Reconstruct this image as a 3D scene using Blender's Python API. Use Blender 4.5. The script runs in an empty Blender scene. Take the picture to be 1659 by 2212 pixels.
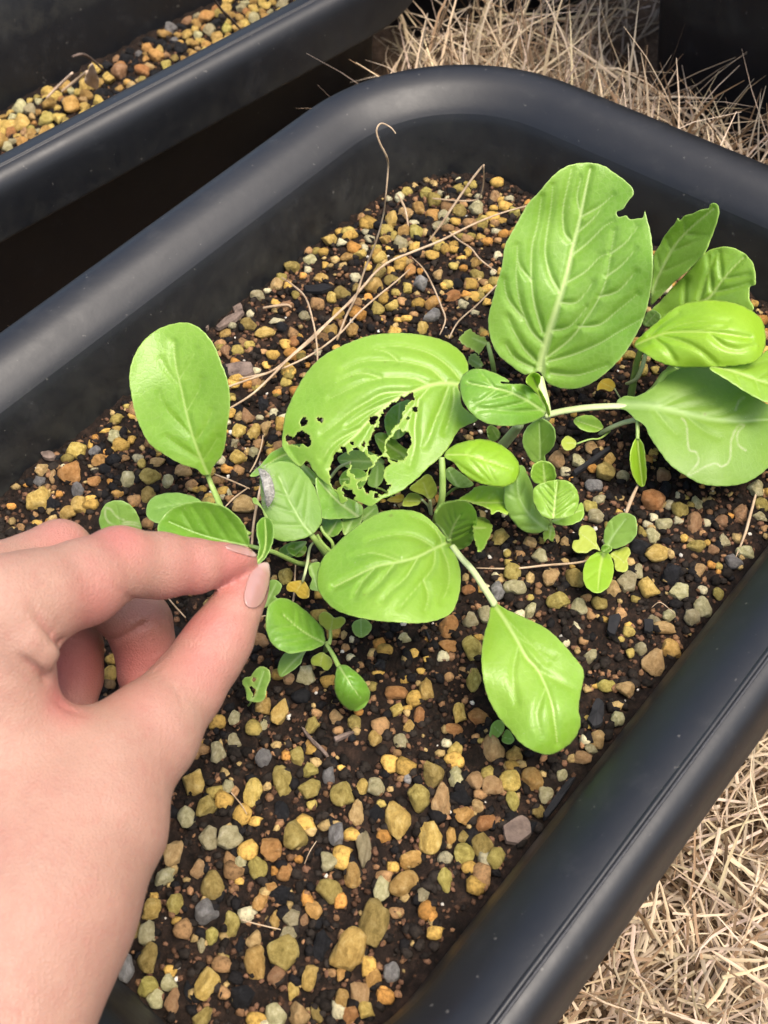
import bpy, math, random
import numpy as np
from math import sin, cos, radians, pi, atan2, sqrt
from mathutils import Vector, Matrix
from mathutils.geometry import delaunay_2d_cdt

random.seed(7)
RNG = np.random.default_rng(11)
SC = bpy.context.scene
COL = SC.collection

# ------------------------------------------------------------------ camera
FOC = 2550.0            # focal length in units of a 1659 x 2212 frame
PITCH, ROLL, DIST = radians(53.1), radians(5.5), 0.42
_R0 = np.array([1, 0, 0.0]); _U0 = np.array([0, sin(PITCH), cos(PITCH)])
FWD = np.array([0, cos(PITCH), -sin(PITCH)])
RGT = _R0 * cos(ROLL) - _U0 * sin(ROLL)
UPV = _U0 * cos(ROLL) + _R0 * sin(ROLL)
CAM = -FWD * DIST
cd = bpy.data.cameras.new('camera')
cam = bpy.data.objects.new('camera', cd); COL.objects.link(cam)
cam.matrix_world = Matrix(((RGT[0], UPV[0], -FWD[0], CAM[0]), (RGT[1], UPV[1], -FWD[1], CAM[1]),
                           (RGT[2], UPV[2], -FWD[2], CAM[2]), (0, 0, 0, 1)))
cd.sensor_fit = 'VERTICAL'; cd.sensor_height = 36.0; cd.lens = 36.0 * FOC / 2212.0
cd.clip_start = 0.01; cd.clip_end = 200
cd.dof.use_dof = True; cd.dof.focus_distance = 0.40; cd.dof.aperture_fstop = 24
SC.camera = cam

# ------------------------------------------------------------------ sky and sun (bright overcast)
SUN_EL, SUN_AZ = radians(71), radians(122)      # azimuth measured from +Y towards +X
w = bpy.data.worlds.new('World'); SC.world = w; w.use_nodes = True
nt = w.node_tree; nt.nodes.clear()
sky = nt.nodes.new('ShaderNodeTexSky'); sky.sky_type = 'NISHITA'; sky.sun_disc = False
sky.sun_elevation = SUN_EL; sky.sun_rotation = SUN_AZ
sky.air_density = 1.0; sky.dust_density = 5.0; sky.ozone_density = 1.0
bg = nt.nodes.new('ShaderNodeBackground'); bg.inputs[1].default_value = 0.15
wo = nt.nodes.new('ShaderNodeOutputWorld')
nt.links.new(sky.outputs[0], bg.inputs[0]); nt.links.new(bg.outputs[0], wo.inputs[0])
sl = bpy.data.lights.new('sun', 'SUN'); sl.energy = 1.5; sl.angle = radians(28); sl.color = (1.0, 0.93, 0.82)
so = bpy.data.objects.new('sun', sl); COL.objects.link(so)
sd = Vector((sin(SUN_AZ) * cos(SUN_EL), cos(SUN_AZ) * cos(SUN_EL), sin(SUN_EL)))
so.rotation_euler = sd.to_track_quat('Z', 'Y').to_euler()
SC.view_settings.view_transform = 'Standard'; SC.view_settings.look = 'None'
SC.view_settings.exposure = 1.29; SC.view_settings.gamma = 1.0
SC.render.engine = 'CYCLES'
SC.cycles.max_bounces = 8; SC.cycles.transparent_max_bounces = 8
SC.cycles.use_denoising = True

# ------------------------------------------------------------------ helpers: geometry
A0 = radians(45.2)
E1 = np.array([cos(A0), sin(A0), 0.0]); E2 = np.array([-sin(A0), cos(A0), 0.0])

def ray(x, y):
    return ((x - 829.5) * RGT - (y - 1106) * UPV + FOC * FWD) / FOC
def atz(x, y, z=0.0):
    d = ray(x, y); return CAM + d * ((z - CAM[2]) / d[2])
def atd(x, y, depth):
    return CAM + ray(x, y) * depth
def proj(P):
    q = np.asarray(P) - CAM; w_ = q @ FWD
    return 829.5 + FOC * (q @ RGT) / w_, 1106 - FOC * (q @ UPV) / w_, w_

# reference frames in which outlines were measured: (x0, y0, scale) to the 1659 x 2212 frame
K = 1659 / 3024
FR = {n: (a * K, b * K, s / 1659 * K) for n, a, b, s in (
    ('A', 400, 1150, 1100), ('B', 1050, 1250, 1100), ('C', 1800, 600, 1224), ('E', 1700, 1650, 1324),
    ('F', 900, 2200, 800), ('C1', 900, 450, 1200), ('P', 400, 2900, 1300), ('Q', 1500, 2700, 1524),
    ('Z4', 0, 1700, 800), ('R5', 700, 1900, 600), ('Z7', 0, 1900, 1200), ('T', 0, 0, 1600), ('T2', 1500, 0, 1524))}
FR['V'] = (2500 * K, 900 * K, 524 / 828 * K)
FR['D'] = (0, 0, 1)
def P2(fr, s):
    x0, y0, k = FR[fr]
    v = np.array([float(t) for t in s.replace(',', ' ').split()]).reshape(-1, 2)
    return v * k + (x0, y0)

def mesh_obj(name, verts, faces, mat=None, parent=None, smooth=True):
    me = bpy.data.meshes.new(name)
    me.from_pydata([tuple(map(float, v)) for v in verts], [], [tuple(map(int, f)) for f in faces]); me.update()
    if smooth: me.polygons.foreach_set('use_smooth', [True] * len(me.polygons))
    if mat: me.materials.append(mat)
    o = bpy.data.objects.new(name, me); COL.objects.link(o)
    if parent is not None: o.parent = parent
    return o
def empty(name, loc=(0, 0, 0)):
    o = bpy.data.objects.new(name, None); o.empty_display_size = 0.01
    COL.objects.link(o)
    return o            # kept at the world origin so that parts keep world coordinates
def tag(o, label=None, cat=None, group=None, kind=None):
    if label: o['label'] = label
    if cat: o['category'] = cat
    if group: o['group'] = group
    if kind: o['kind'] = kind
    return o
def fattr(o, name, arr):
    a = o.data.attributes.new(name, 'FLOAT', 'POINT'); a.data.foreach_set('value', np.asarray(arr, dtype=np.float32))
def cattr(o, arr):
    a = o.data.attributes.new('Col', 'FLOAT_COLOR', 'POINT')
    c = np.ones((len(arr), 4), np.float32); c[:, :3] = arr; a.data.foreach_set('color', c.ravel())

def catmull(pts, n=6, closed=False):
    p = np.asarray(pts, float); m = len(p); out = []
    rng = range(m) if closed else range(m - 1)
    for i in rng:
        if closed: a, b, c, d = p[i - 1], p[i], p[(i + 1) % m], p[(i + 2) % m]
        else: a, b, c, d = p[max(i - 1, 0)], p[i], p[i + 1], p[min(i + 2, m - 1)]
        for t in np.linspace(0, 1, n, endpoint=False):
            out.append(0.5 * ((2 * b) + (c - a) * t + (2 * a - 5 * b + 4 * c - d) * t * t + (3 * b - a - 3 * c + d) * t ** 3))
    if not closed: out.append(p[-1])
    return np.array(out)
def resample(p, step, closed=False):
    q = np.vstack([p, p[:1]]) if closed else p
    L = np.r_[0, np.cumsum(np.linalg.norm(np.diff(q, axis=0), axis=1))]
    n = max(int(round(L[-1] / step)), 4 if closed else 2)
    t = np.linspace(0, L[-1], n + 1)
    if closed: t = t[:-1]
    return np.stack([np.interp(t, L, q[:, i]) for i in range(q.shape[1])], 1)
def inside(poly, pts):
    x, y = pts[:, 0], pts[:, 1]; r = np.zeros(len(pts), bool)
    px, py = poly[:, 0], poly[:, 1]; j = len(poly) - 1
    for i in range(len(poly)):
        c = ((py[i] > y) != (py[j] > y)) & (x < (px[j] - px[i]) * (y - py[i]) / (py[j] - py[i] + 1e-12) + px[i])
        r ^= c; j = i
    return r
def segdist(pts, poly, closed=False):
    q = np.vstack([poly, poly[:1]]) if closed else poly
    best = np.full(len(pts), 1e9); bt = np.zeros(len(pts)); n = len(q) - 1
    for i in range(n):
        a, b = q[i], q[i + 1]; ab = b - a; t = np.clip(((pts - a) @ ab) / (ab @ ab + 1e-12), 0, 1)
        d = np.linalg.norm(pts - a - t[:, None] * ab, axis=1); m = d < best
        best[m] = d[m]; bt[m] = (i + t[m]) / n
    return best, bt
def vnoise(p, f, seed=0):
    """smooth pseudo noise in -1..1 for points (n,k)"""
    r = np.random.default_rng(seed); o = np.zeros(len(p))
    for i in range(5):
        d = r.normal(size=p.shape[1]); d /= np.linalg.norm(d)
        o += np.sin(p @ d * f * r.uniform(.7, 1.6) + r.uniform(0, 6.28))
    return o / 3.0
def tube(name, pts, radii, mat, parent=None, sides=8, flat=1.0, n=5):
    """tapered tube along world points"""
    pts = np.asarray(pts, float); radii = np.asarray(radii, float)
    q = catmull(np.c_[pts, radii], n) if len(pts) > 2 else np.c_[pts, radii]
    p, r = q[:, :3], q[:, 3]
    T = np.gradient(p, axis=0); T /= np.linalg.norm(T, axis=1)[:, None] + 1e-12
    N = np.cross(T[0], [0.13, 0.2, 0.97]); N /= np.linalg.norm(N)
    V = []; F = []
    for i in range(len(p)):
        N = N - T[i] * (N @ T[i]); N /= np.linalg.norm(N); Bn = np.cross(T[i], N)
        for k in range(sides):
            a = 2 * pi * k / sides
            V.append(p[i] + r[i] * (cos(a) * N + flat * sin(a) * Bn))
    for i in range(len(p) - 1):
        for k in range(sides):
            F.append((i * sides + k, i * sides + (k + 1) % sides, (i + 1) * sides + (k + 1) % sides, (i + 1) * sides + k))
    F.append(tuple(range(sides))[::-1]); F.append(tuple((len(p) - 1) * sides + k for k in range(sides)))
    return mesh_obj(name, V, F, mat, parent)

# ------------------------------------------------------------------ helpers: materials
class NT:
    def __init__(s, name):
        s.m = bpy.data.materials.new(name); s.m.use_nodes = True; s.t = s.m.node_tree; s.t.nodes.clear()
        s.out = s.t.nodes.new('ShaderNodeOutputMaterial')
    def n(s, typ, **kw):
        x = s.t.nodes.new('ShaderNode' + typ)
        for k, v in kw.items():
            if k.startswith('i_'):
                x.inputs[k[2:].replace('_', ' ')].default_value = v
            else: setattr(x, k, v)
        return x
    def l(s, a, b): s.t.links.new(a, b)
    def coord(s, kind='Object'):
        return s.n('TexCoord').outputs[kind]
    def noise(s, vec, scale, detail=3, rough=.6):
        x = s.n('TexNoise'); x.inputs['Scale'].default_value = scale; x.inputs['Detail'].default_value = detail
        x.inputs['Roughness'].default_value = rough; s.l(vec, x.inputs['Vector']); return x.outputs['Fac']
    def ramp(s, f, stops):
        x = s.n('ValToRGB'); e = x.color_ramp.elements
        while len(e) < len(stops): e.new(0.5)
        for el, (p, c) in zip(e, stops):
            el.position = p; el.color = (*c, 1) if len(c) == 3 else c
        s.l(f, x.inputs[0]); return x.outputs[0]
    def mix(s, f, a, b, mode='MIX'):
        x = s.n('Mix', data_type='RGBA', blend_type=mode)
        for i, v in ((0, f), (6, a), (7, b)):
            if isinstance(v, (int, float)): x.inputs[i].default_value = v
            elif isinstance(v, tuple): x.inputs[i].default_value = (*v, 1)
            else: s.l(v, x.inputs[i])
        return x.outputs[2]
    def math(s, op, a, b=0.0):
        x = s.n('Math', operation=op)
        for i, v in ((0, a), (1, b)):
            if isinstance(v, (int, float)): x.inputs[i].default_value = v
            else: s.l(v, x.inputs[i])
        return x.outputs[0]
    def attr(s, name):
        x = s.n('Attribute'); x.attribute_name = name; return x
    def bump(s, h, strength=.5, dist=.001):
        x = s.n('Bump'); x.inputs['Strength'].default_value = strength; x.inputs['Distance'].default_value = dist
        s.l(h, x.inputs['Height']); return x.outputs[0]
    def bsdf(s, color, rough=.6, spec=.4, normal=None, **kw):
        b = s.n('BsdfPrincipled')
        for k, v in (('Base Color', color), ('Roughness', rough), ('Specular IOR Level', spec)):
            if isinstance(v, tuple): b.inputs[k].default_value = (*v, 1)
            elif isinstance(v, (int, float)): b.inputs[k].default_value = v
            else: s.l(v, b.inputs[k])
        if normal is not None: s.l(normal, b.inputs['Normal'])
        for k, v in kw.items(): b.inputs[k.replace('_', ' ')].default_value = v
        return b
    def done(s, sh):
        s.l(sh if not hasattr(sh, 'outputs') else sh.outputs[0], s.out.inputs[0]); return s.m

def mat_plastic():
    t = NT('black_plastic'); c = t.coord()
    n1 = t.noise(c, 18, 5, .65); n2 = t.noise(c, 260, 4, .7); n3 = t.noise(c, 60, 6, .75)
    base = t.ramp(n1, [(.3, (.0045, .0049, .006)), (.75, (.0075, .008, .0092))])
    dust = t.ramp(n3, [(.56, (0, 0, 0)), (.80, (1, 1, 1))])
    col = t.mix(t.math('MULTIPLY', dust, .13), base, (.10, .10, .095))
    mp = t.n('Mapping'); mp.inputs['Rotation'].default_value = (.4, .2, .9); mp.inputs['Scale'].default_value = (60, 900, 500); t.l(c, mp.inputs[0])
    scr = t.ramp(t.noise(mp.outputs[0], 1.0, 2, .5), [(.70, (0, 0, 0)), (.735, (1, 1, 1))])
    col = t.mix(t.math('MULTIPLY', t.math('MULTIPLY', scr, dust), .35), col, (.16, .16, .165))
    speck = t.ramp(t.noise(c, 420, 2, .5), [(.72, (0, 0, 0)), (.76, (1, 1, 1))])
    col = t.mix(t.math('MULTIPLY', speck, .30), col, (.16, .15, .13))
    # soil splash and algae film low on the walls
    sx = t.n('SeparateXYZ'); t.l(c, sx.inputs[0])
    low = t.ramp(t.math('ADD', sx.outputs['Z'], .008), [(0, (0, 0, 0)), (.006, (1, 1, 1)), (.037, (0, 0, 0))])
    film = t.math('MULTIPLY', low, t.ramp(t.noise(c, 75, 5, .7), [(.38, (0, 0, 0)), (.72, (1, 1, 1))]))
    col = t.mix(t.math('MULTIPLY', film, .6), col, (.030, .028, .018))
    rg = t.ramp(n3, [(.3, (.40,) * 3), (.75, (.54,) * 3)])
    rg2 = t.mix(film, rg, (.75, .75, .75))
    return t.done(t.bsdf(col, rg2, .42, t.bump(n2, .12, .0005)))
def mat_soil():
    t = NT('dark_soil'); c = t.coord()
    n1 = t.noise(c, 160, 6, .7); n2 = t.noise(c, 700, 5, .75); n3 = t.noise(c, 30, 3)
    col = t.ramp(n1, [(.32, (.007, .006, .005)), (.55, (.020, .014, .011)), (.72, (.055, .033, .022))])
    col = t.mix(t.ramp(n2, [(.55, (0, 0, 0)), (.75, (1, 1, 1))]), col, (.06, .033, .020))
    return t.done(t.bsdf(col, .95, .08, t.bump(n2, .9, .0015)))
def mat_crumb():
    t = NT('soil_crumb'); c = t.coord()
    a = t.attr('Col').outputs['Color']; n = t.noise(c, 700, 4, .75)
    m = t.ramp(n, [(.28, (.35, .33, .30)), (.5, (.9, .9, .9)), (.75, (1.25, 1.22, 1.15))])
    return t.done(t.bsdf(t.mix(1.0, a, m, 'MULTIPLY'), .92, .1, t.bump(n, .8, .0008)))
def mat_pebble(name, lo, mid, hi, pit=(.03, .022, .01)):
    t = NT(name); c = t.coord(); oi = t.n('ObjectInfo')
    v = t.n('VectorMath', operation='ADD'); t.l(c, v.inputs[0])
    mv = t.n('CombineXYZ'); t.l(t.math('MULTIPLY', oi.outputs['Random'], 37.0), mv.inputs[0]); t.l(mv.outputs[0], v.inputs[1])
    vec = v.outputs[0]
    n1 = t.noise(vec, 1.9, 6, .72); n2 = t.noise(vec, 6, 6, .78)
    col = t.ramp(n1, [(.30, lo), (.52, mid), (.74, hi)])
    col = t.mix(t.ramp(n2, [(.28, (.42,) * 3), (.42, (0, 0, 0))]), col, pit)
    hsv = t.n('HueSaturation'); t.l(col, hsv.inputs['Color'])
    t.l(t.math('ADD', t.math('MULTIPLY', oi.outputs['Random'], .6), .85), hsv.inputs['Value'])
    t.l(t.math('ADD', t.math('MULTIPLY', oi.outputs['Random'], .03), .485), hsv.inputs['Hue'])
    hh = t.math('ADD', t.math('MULTIPLY', n1, .6), t.math('MULTIPLY', n2, .8))
    return t.done(t.bsdf(hsv.outputs[0], .8, .22, t.bump(hh, .9, .0026)))
def mat_leaf(name, c1, c2, vein, trans, tw=.35, rough=.34, blotch=None):
    t = NT(name); c = t.coord('Object')
    n1 = t.noise(c, 45, 4, .6); n2 = t.noise(c, 420, 4, .7); n3 = t.noise(c, 1500, 2, .6)
    vo = t.n('TexVoronoi', feature='DISTANCE_TO_EDGE'); vo.inputs['Scale'].default_value = 460; vo.inputs['Randomness'].default_value = .9
    vn = t.n('VectorMath', operation='ADD'); t.l(c, vn.inputs[0]); nv_ = t.n('TexNoise'); nv_.inputs['Scale'].default_value = 260; t.l(c, nv_.inputs['Vector'])
    vs_ = t.n('VectorMath', operation='SCALE'); t.l(nv_.outputs['Color'], vs_.inputs[0]); vs_.inputs['Scale'].default_value = .0016; t.l(vs_.outputs[0], vn.inputs[1]); t.l(vn.outputs[0], vo.inputs['Vector'])
    net = t.ramp(vo.outputs['Distance'], [(0, (1, 1, 1)), (.13, (0, 0, 0))])
    col = t.mix(t.ramp(n1, [(.32, (0, 0, 0)), (.68, (1, 1, 1))]), c1, c2)
    col = t.mix(t.math('MULTIPLY', t.ramp(n2, [(.35, (0, 0, 0)), (.7, (1, 1, 1))]), .28), col, tuple(x * .62 for x in c1))
    col = t.mix(t.math('MULTIPLY', net, .09), col, vein)
    n5 = t.noise(c, 15, 3, .5); col = t.mix(t.math('MULTIPLY', t.ramp(n5, [(.40, (0, 0, 0)), (.68, (1, 1, 1))]), .40), col, (c2[0] * 1.25, c2[1] * 1.08, c2[2] * .8))
    sp = t.ramp(t.noise(c, 850, 2, .5), [(.735, (0, 0, 0)), (.77, (1, 1, 1))]); col = t.mix(t.math('MULTIPLY', sp, .35), col, (.48, .52, .26))
    sp2 = t.ramp(t.noise(c, 240, 2, .4), [(.765, (0, 0, 0)), (.80, (1, 1, 1))]); col = t.mix(t.math('MULTIPLY', sp2, .55), col, (.16, .13, .035))
    va = t.attr('vein').outputs['Fac']; ea = t.attr('edge').outputs['Fac']; ma = t.attr('mine').outputs['Fac']
    col = t.mix(va, col, vein)
    col = t.mix(t.math('MULTIPLY', ea, .40), col, vein)
    col = t.mix(t.math('MULTIPLY', t.attr('torn').outputs['Fac'], .5), col, (.42, .48, .12))
    col = t.mix(t.math('MULTIPLY', t.math('MULTIPLY', ma, .75), t.ramp(n2, [(.35, (.25,) * 3), (.6, (1,) * 3)])), col, (.42, .46, .24))
    h = t.math('ADD', t.math('MULTIPLY', n2, .7), t.math('MULTIPLY', n3, .35))
    h = t.math('SUBTRACT', h, t.math('MULTIPLY', net, .18))
    b = t.bsdf(col, rough, .48, t.bump(h, .30, .0005))
    tr = t.n('BsdfTranslucent'); t.l(t.mix(va, trans, vein), tr.inputs[0])
    mx = t.n('MixShader'); mx.inputs[0].default_value = tw
    t.l(b.outputs[0], mx.inputs[1]); t.l(tr.outputs[0], mx.inputs[2])
    return t.done(mx)
def mat_plain(name, lo, hi, scale=200, rough=.7, spec=.3, bmp=.3, dist=.0006):
    t = NT(name); c = t.coord(); n = t.noise(c, scale, 4, .65)
    return t.done(t.bsdf(t.ramp(n, [(.3, lo), (.7, hi)]), rough, spec, t.bump(n, bmp, dist)))
def mat_straw():
    t = NT('dry_straw'); c = t.coord(); a = t.attr('Col').outputs['Color']; n = t.noise(c, 300, 3)
    col = t.mix(t.math('MULTIPLY', n, .25), a, (.26, .18, .10))
    b = t.bsdf(col, .6, .25); tr = t.n('BsdfTranslucent'); t.l(col, tr.inputs[0])
    mx = t.n('MixShader'); mx.inputs[0].default_value = .3
    t.l(b.outputs[0], mx.inputs[1]); t.l(tr.outputs[0], mx.inputs[2])
    return t.done(mx)
def mat_skin():
    t = NT('skin'); c = t.coord(); a = t.attr('red').outputs['Fac']
    n1 = t.noise(c, 60, 5, .65); n2 = t.noise(c, 1900, 3, .6); n3 = t.noise(c, 260, 5, .7); n4 = t.noise(c, 22, 3)
    col = t.mix(t.ramp(n1, [(.3, (0, 0, 0)), (.7, (1, 1, 1))]), (.275, .160, .112), (.325, .196, .138))
    col = t.mix(t.math('MULTIPLY', t.ramp(n4, [(.45, (0, 0, 0)), (.7, (1, 1, 1))]), .35), col, (.325, .140, .105))
    col = t.mix(t.math('MULTIPLY', t.ramp(n3, [(.48, (0, 0, 0)), (.72, (1, 1, 1))]), .34), col, (.27, .105, .08))
    col = t.mix(a, col, (.335, .090, .080))
    vo = t.n('TexVoronoi', feature='DISTANCE_TO_EDGE'); vo.inputs['Scale'].default_value = 1050; t.l(c, vo.inputs['Vector'])
    mp = t.n('Mapping'); mp.inputs['Rotation'].default_value = (.5, .3, -.75); mp.inputs['Scale'].default_value = (1500, 420, 900); t.l(c, mp.inputs[0])
    ln = t.noise(mp.outputs[0], 1.0, 3, .6)
    h = t.math('ADD', t.math('MULTIPLY', n2, .5), t.math('ADD', t.math('MULTIPLY', ln, .9), t.math('MULTIPLY', t.ramp(vo.outputs['Distance'], [(0, (0, 0, 0)), (.25, (1, 1, 1))]), .5)))
    b = t.bsdf(col, t.ramp(n3, [(.3, (.42,) * 3), (.7, (.58,) * 3)]), .34, t.bump(h, .36, .0006))
    b.inputs['Subsurface Weight'].default_value = .22
    b.inputs['Subsurface Radius'].default_value = (1.0, .36, .2); b.inputs['Subsurface Scale'].default_value = .003
    return t.done(b)
M = {
    'plastic': mat_plastic(), 'soil': mat_soil(), 'crumb': mat_crumb(), 'straw': mat_straw(), 'skin': mat_skin(),
    'o': mat_pebble('orange_pumice', (.28, .135, .035), (.45, .24, .075), (.58, .36, .15)),
    'y': mat_pebble('ochre_pumice', (.25, .15, .035), (.46, .305, .085), (.62, .47, .19)),
    'g': mat_pebble('olive_pumice', (.16, .12, .025), (.33, .255, .07), (.48, .40, .15), (.03, .03, .008)),
    'w': mat_pebble('cream_pumice', (.22, .19, .085), (.38, .335, .18), (.54, .49, .32), (.08, .07, .03)),
    'b': mat_pebble('tan_pumice', (.22, .12, .05), (.36, .22, .10), (.48, .33, .18)),
    'k': mat_pebble('grey_stone', (.10, .095, .085), (.20, .19, .175), (.32, .31, .29), (.03, .03, .03)),
    'd': mat_pebble('charcoal', (.005, .005, .0055), (.010, .010, .011), (.028, .028, .03), (.004, .004, .004)),
    'leaf': mat_leaf('leaf_fresh', (.185, .355, .030), (.255, .430, .055), (.50, .62, .20), (.36, .62, .03), .40),
    'deep': mat_leaf('leaf_deep', (.125, .280, .024), (.185, .360, .040), (.45, .57, .20), (.26, .54, .02), .35),
    'quilted': mat_leaf('leaf_quilted', (.175, .345, .032), (.250, .430, .060), (.56, .67, .27), (.32, .58, .03), .38, .38),
    'blue': mat_leaf('leaf_bluegreen', (.140, .275, .036), (.190, .330, .055), (.34, .48, .16), (.24, .46, .04), .32, .48),
    'lime': mat_leaf('leaf_lime', (.200, .390, .018), (.275, .460, .034), (.48, .60, .14), (.42, .65, .02), .4),
    'yellow': mat_leaf('leaf_yellowing', (.28, .36, .04), (.35, .42, .06), (.44, .50, .16), (.42, .50, .04), .3, .45),
    'goldl': mat_leaf('leaf_golden', (.40, .27, .02), (.46, .34, .03), (.48, .42, .10), (.5, .34, .02), .3, .45),
    'stem': mat_plain('stem_green', (.17, .27, .05), (.26, .36, .10), 120, .4, .4),
    'palestem': mat_plain('stem_pale', (.33, .40, .17), (.44, .49, .25), 120, .45, .35),
    'bark': mat_plain('bark_chip', (.07, .05, .04), (.19, .14, .11), 260, .85, .2, .8, .001),
    'drystalk': mat_plain('dry_stalk', (.24, .16, .09), (.50, .38, .25), 130, .6, .3),
    'driedleaf': mat_plain('dried_leaf', (.46, .33, .22), (.62, .48, .35), 110, .7, .25),
    'fuzz': mat_plain('grey_fuzz', (.17, .16, .135), (.40, .385, .34), 700, .95, .1, .9, .001),
    'nail': None, 'seam': mat_plain('seam_plastic', (.006, .006, .007), (.03, .03, .032), 900, .5, .4),
}
def mat_nail():
    t = NT('fingernail'); c = t.coord(); a = t.attr('tipw').outputs['Fac']
    col = t.mix(a, (.30, .165, .135), (.37, .26, .215))
    b = t.bsdf(col, .22, .5); b.inputs['Subsurface Weight'].default_value = .2
    b.inputs['Subsurface Radius'].default_value = (1, .4, .25); b.inputs['Subsurface Scale'].default_value = .002
    b.inputs['Coat Weight'].default_value = .3; b.inputs['Coat Roughness'].default_value = .15
    return t.done(b)
M['nail'] = mat_nail()
# ================================================================== ground and planters
GZ = -0.085
def ground():
    n = 90; xs = np.linspace(-1, 1, n); xs = np.sign(xs) * np.abs(xs) ** 2.2 * 30
    X, Y = np.meshgrid(xs, xs); P = np.stack([X.ravel(), Y.ravel()], 1)
    Z = GZ + .006 * vnoise(P, 25, 3) * np.exp(-np.linalg.norm(P, axis=1))
    V = np.c_[P, Z]; F = [(j * n + i, j * n + i + 1, (j + 1) * n + i + 1, (j + 1) * n + i) for j in range(n - 1) for i in range(n - 1)]
    t = NT('thatch_ground'); c = t.coord(); n1 = t.noise(c, 90, 6, .7)
    m = t.done(t.bsdf(t.ramp(n1, [(.3, (.05, .03, .018)), (.6, (.18, .115, .07)), (.8, (.34, .24, .15))]), .9, .15, t.bump(n1, .8, .01)))
    o = mesh_obj('ground', V, F, m); tag(o, 'dry brown thatch covered ground under the planters', 'ground', kind='structure')
ground()

def rrect(hu, hv, r, nc=14, ns=20):
    """rounded rectangle loop with outward normals"""
    r = min(r, hu - .001, hv - .001); P = []; N = []
    for k, (cx, cy) in enumerate(((hu - r, hv - r), (-hu + r, hv - r), (-hu + r, -hv + r), (hu - r, -hv + r))):
        for i in range(nc + 1):
            a = pi / 2 * k + pi / 2 * i / nc
            P.append((cx + r * cos(a), cy + r * sin(a))); N.append((cos(a), sin(a)))
        nx = ((-hu + r, hv), (-hu, -hv + r), (hu - r, -hv), (hu, hv - r))[k]
        p0 = np.array(P[-1]); p1 = np.array(nx)
        for i in range(1, ns): P.append(tuple(p0 + (p1 - p0) * i / ns)); N.append((cos(pi / 2 * (k + 1)), sin(pi / 2 * (k + 1))))
    return np.array(P), np.array(N)

# wall section: (outward distance from the soil edge, height above the soil edge)
INNER = [(-.012, -.084), (-.010, -.075), (0, 0), (.0060, .0210), (.0070, .0240), (.0082, .0264)]
RIM = [(.0082, .0264), (.0096, .0282), (.0114, .0299), (.0134, .0315), (.0154, .0330), (.0174, .0343), (.0196, .0354), (.0222, .0362), (.0250, .0367), (.0278, .0368), (.0303, .0362),
       (.0325, .0347), (.0342, .0320), (.0352, .0285), (.0358, .0220), (.0360, .0130), (.0364, .0095), (.0348, .0094), (.0342, .013),
       (.0330, .022), (.028, .028), (.0180, .0285)]
OUTER = [(.0180, .0285), (.0120, .0250), (.0110, .020), (.0030, -.060), (.0020, -.0845), (-.01, -.0845)]
def sweep(name, P, N, prof, c, e1, e2, mat, parent, wob=0.0):
    n = len(P); V = []; F = []
    for (s, z) in prof:
        for i in range(n):
            q = P[i] + N[i] * s
            V.append(c + e1 * q[0] + e2 * q[1] + np.array([0, 0, z + wob * sin(i * 0.21)]))
    for j in range(len(prof) - 1):
        for i in range(n):
            F.append((j * n + i, j * n + (i + 1) % n, (j + 1) * n + (i + 1) % n, (j + 1) * n + i))
    o = mesh_obj(name, V, F, mat, parent)
    m = o.modifiers.new('sub', 'SUBSURF'); m.levels = 1; m.render_levels = 2
    return o
def strip(name, P, N, prof, c, e1, e2, mat, parent):
    n = len(P); V = []
    for (s, z) in prof:
        for i in range(n):
            q = P[i] + N[i] * s; V.append(c + e1 * q[0] + e2 * q[1] + np.array([0, 0, z + .00012 * sin(i * 1.3)]))
    F = [(j * n + i, j * n + i + 1, (j + 1) * n + i + 1, (j + 1) * n + i) for j in range(len(prof) - 1) for i in range(n - 1)]
    return mesh_obj(name, V, F, mat, parent)
def planter(label, c, ang, hu, hv, r, drop=0.0, name='planter'):
    e1 = np.array([cos(ang), sin(ang), 0]); e2 = np.array([-sin(ang), cos(ang), 0])
    root = empty(name); tag(root, label, 'planter', 'black plastic planters on the dry grass')
    P, N = rrect(hu, hv, r); c = np.array(c, float)
    sweep('inner_wall', P, N, INNER, c, e1, e2, M['plastic'], root)
    sweep('rim', P, N, RIM, c, e1, e2, M['plastic'], root)
    sweep('outer_wall', P, N, OUTER[:-2] + [(.002 - drop * .1, -.0845 - drop), (-.01, -.0845 - drop)], c, e1, e2, M['plastic'], root)
    near = [i for i in range(len(P)) if N[i][1] < -.35]       # the moulding seam shows along the near side only
    strip('mould_seam', P[near], N[near], [(.0254, .0364), (.0261, .03715), (.0267, .03725), (.0272, .0369), (.0273, .0362)], c, e1, e2, M['plastic'], root)
    strip('seam_groove', P[near], N[near], [(.0271, .0364), (.0273, .03705), (.0279, .0371), (.0282, .0364)], c, e1, e2, M['seam'], root)
    # floor of the pot
    n = len(P); V = [c + e1 * (p[0]) * .95 + e2 * p[1] * .95 + np.array([0, 0, -.083]) for p in P]
    mesh_obj('floor', V, [tuple(range(n))], M['plastic'], root)
    return root, e1, e2
U0, U1, V0, V1 = -.168, .174, -.1117, .1152
MC = E1 * (U0 + U1) / 2 + E2 * (V0 + V1) / 2
HU, HV, RC = (U1 - U0) / 2, (V1 - V0) / 2, .048
planter('black plastic trough planter in the middle, full of leafy greens', MC, A0, HU, HV, RC)

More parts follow.
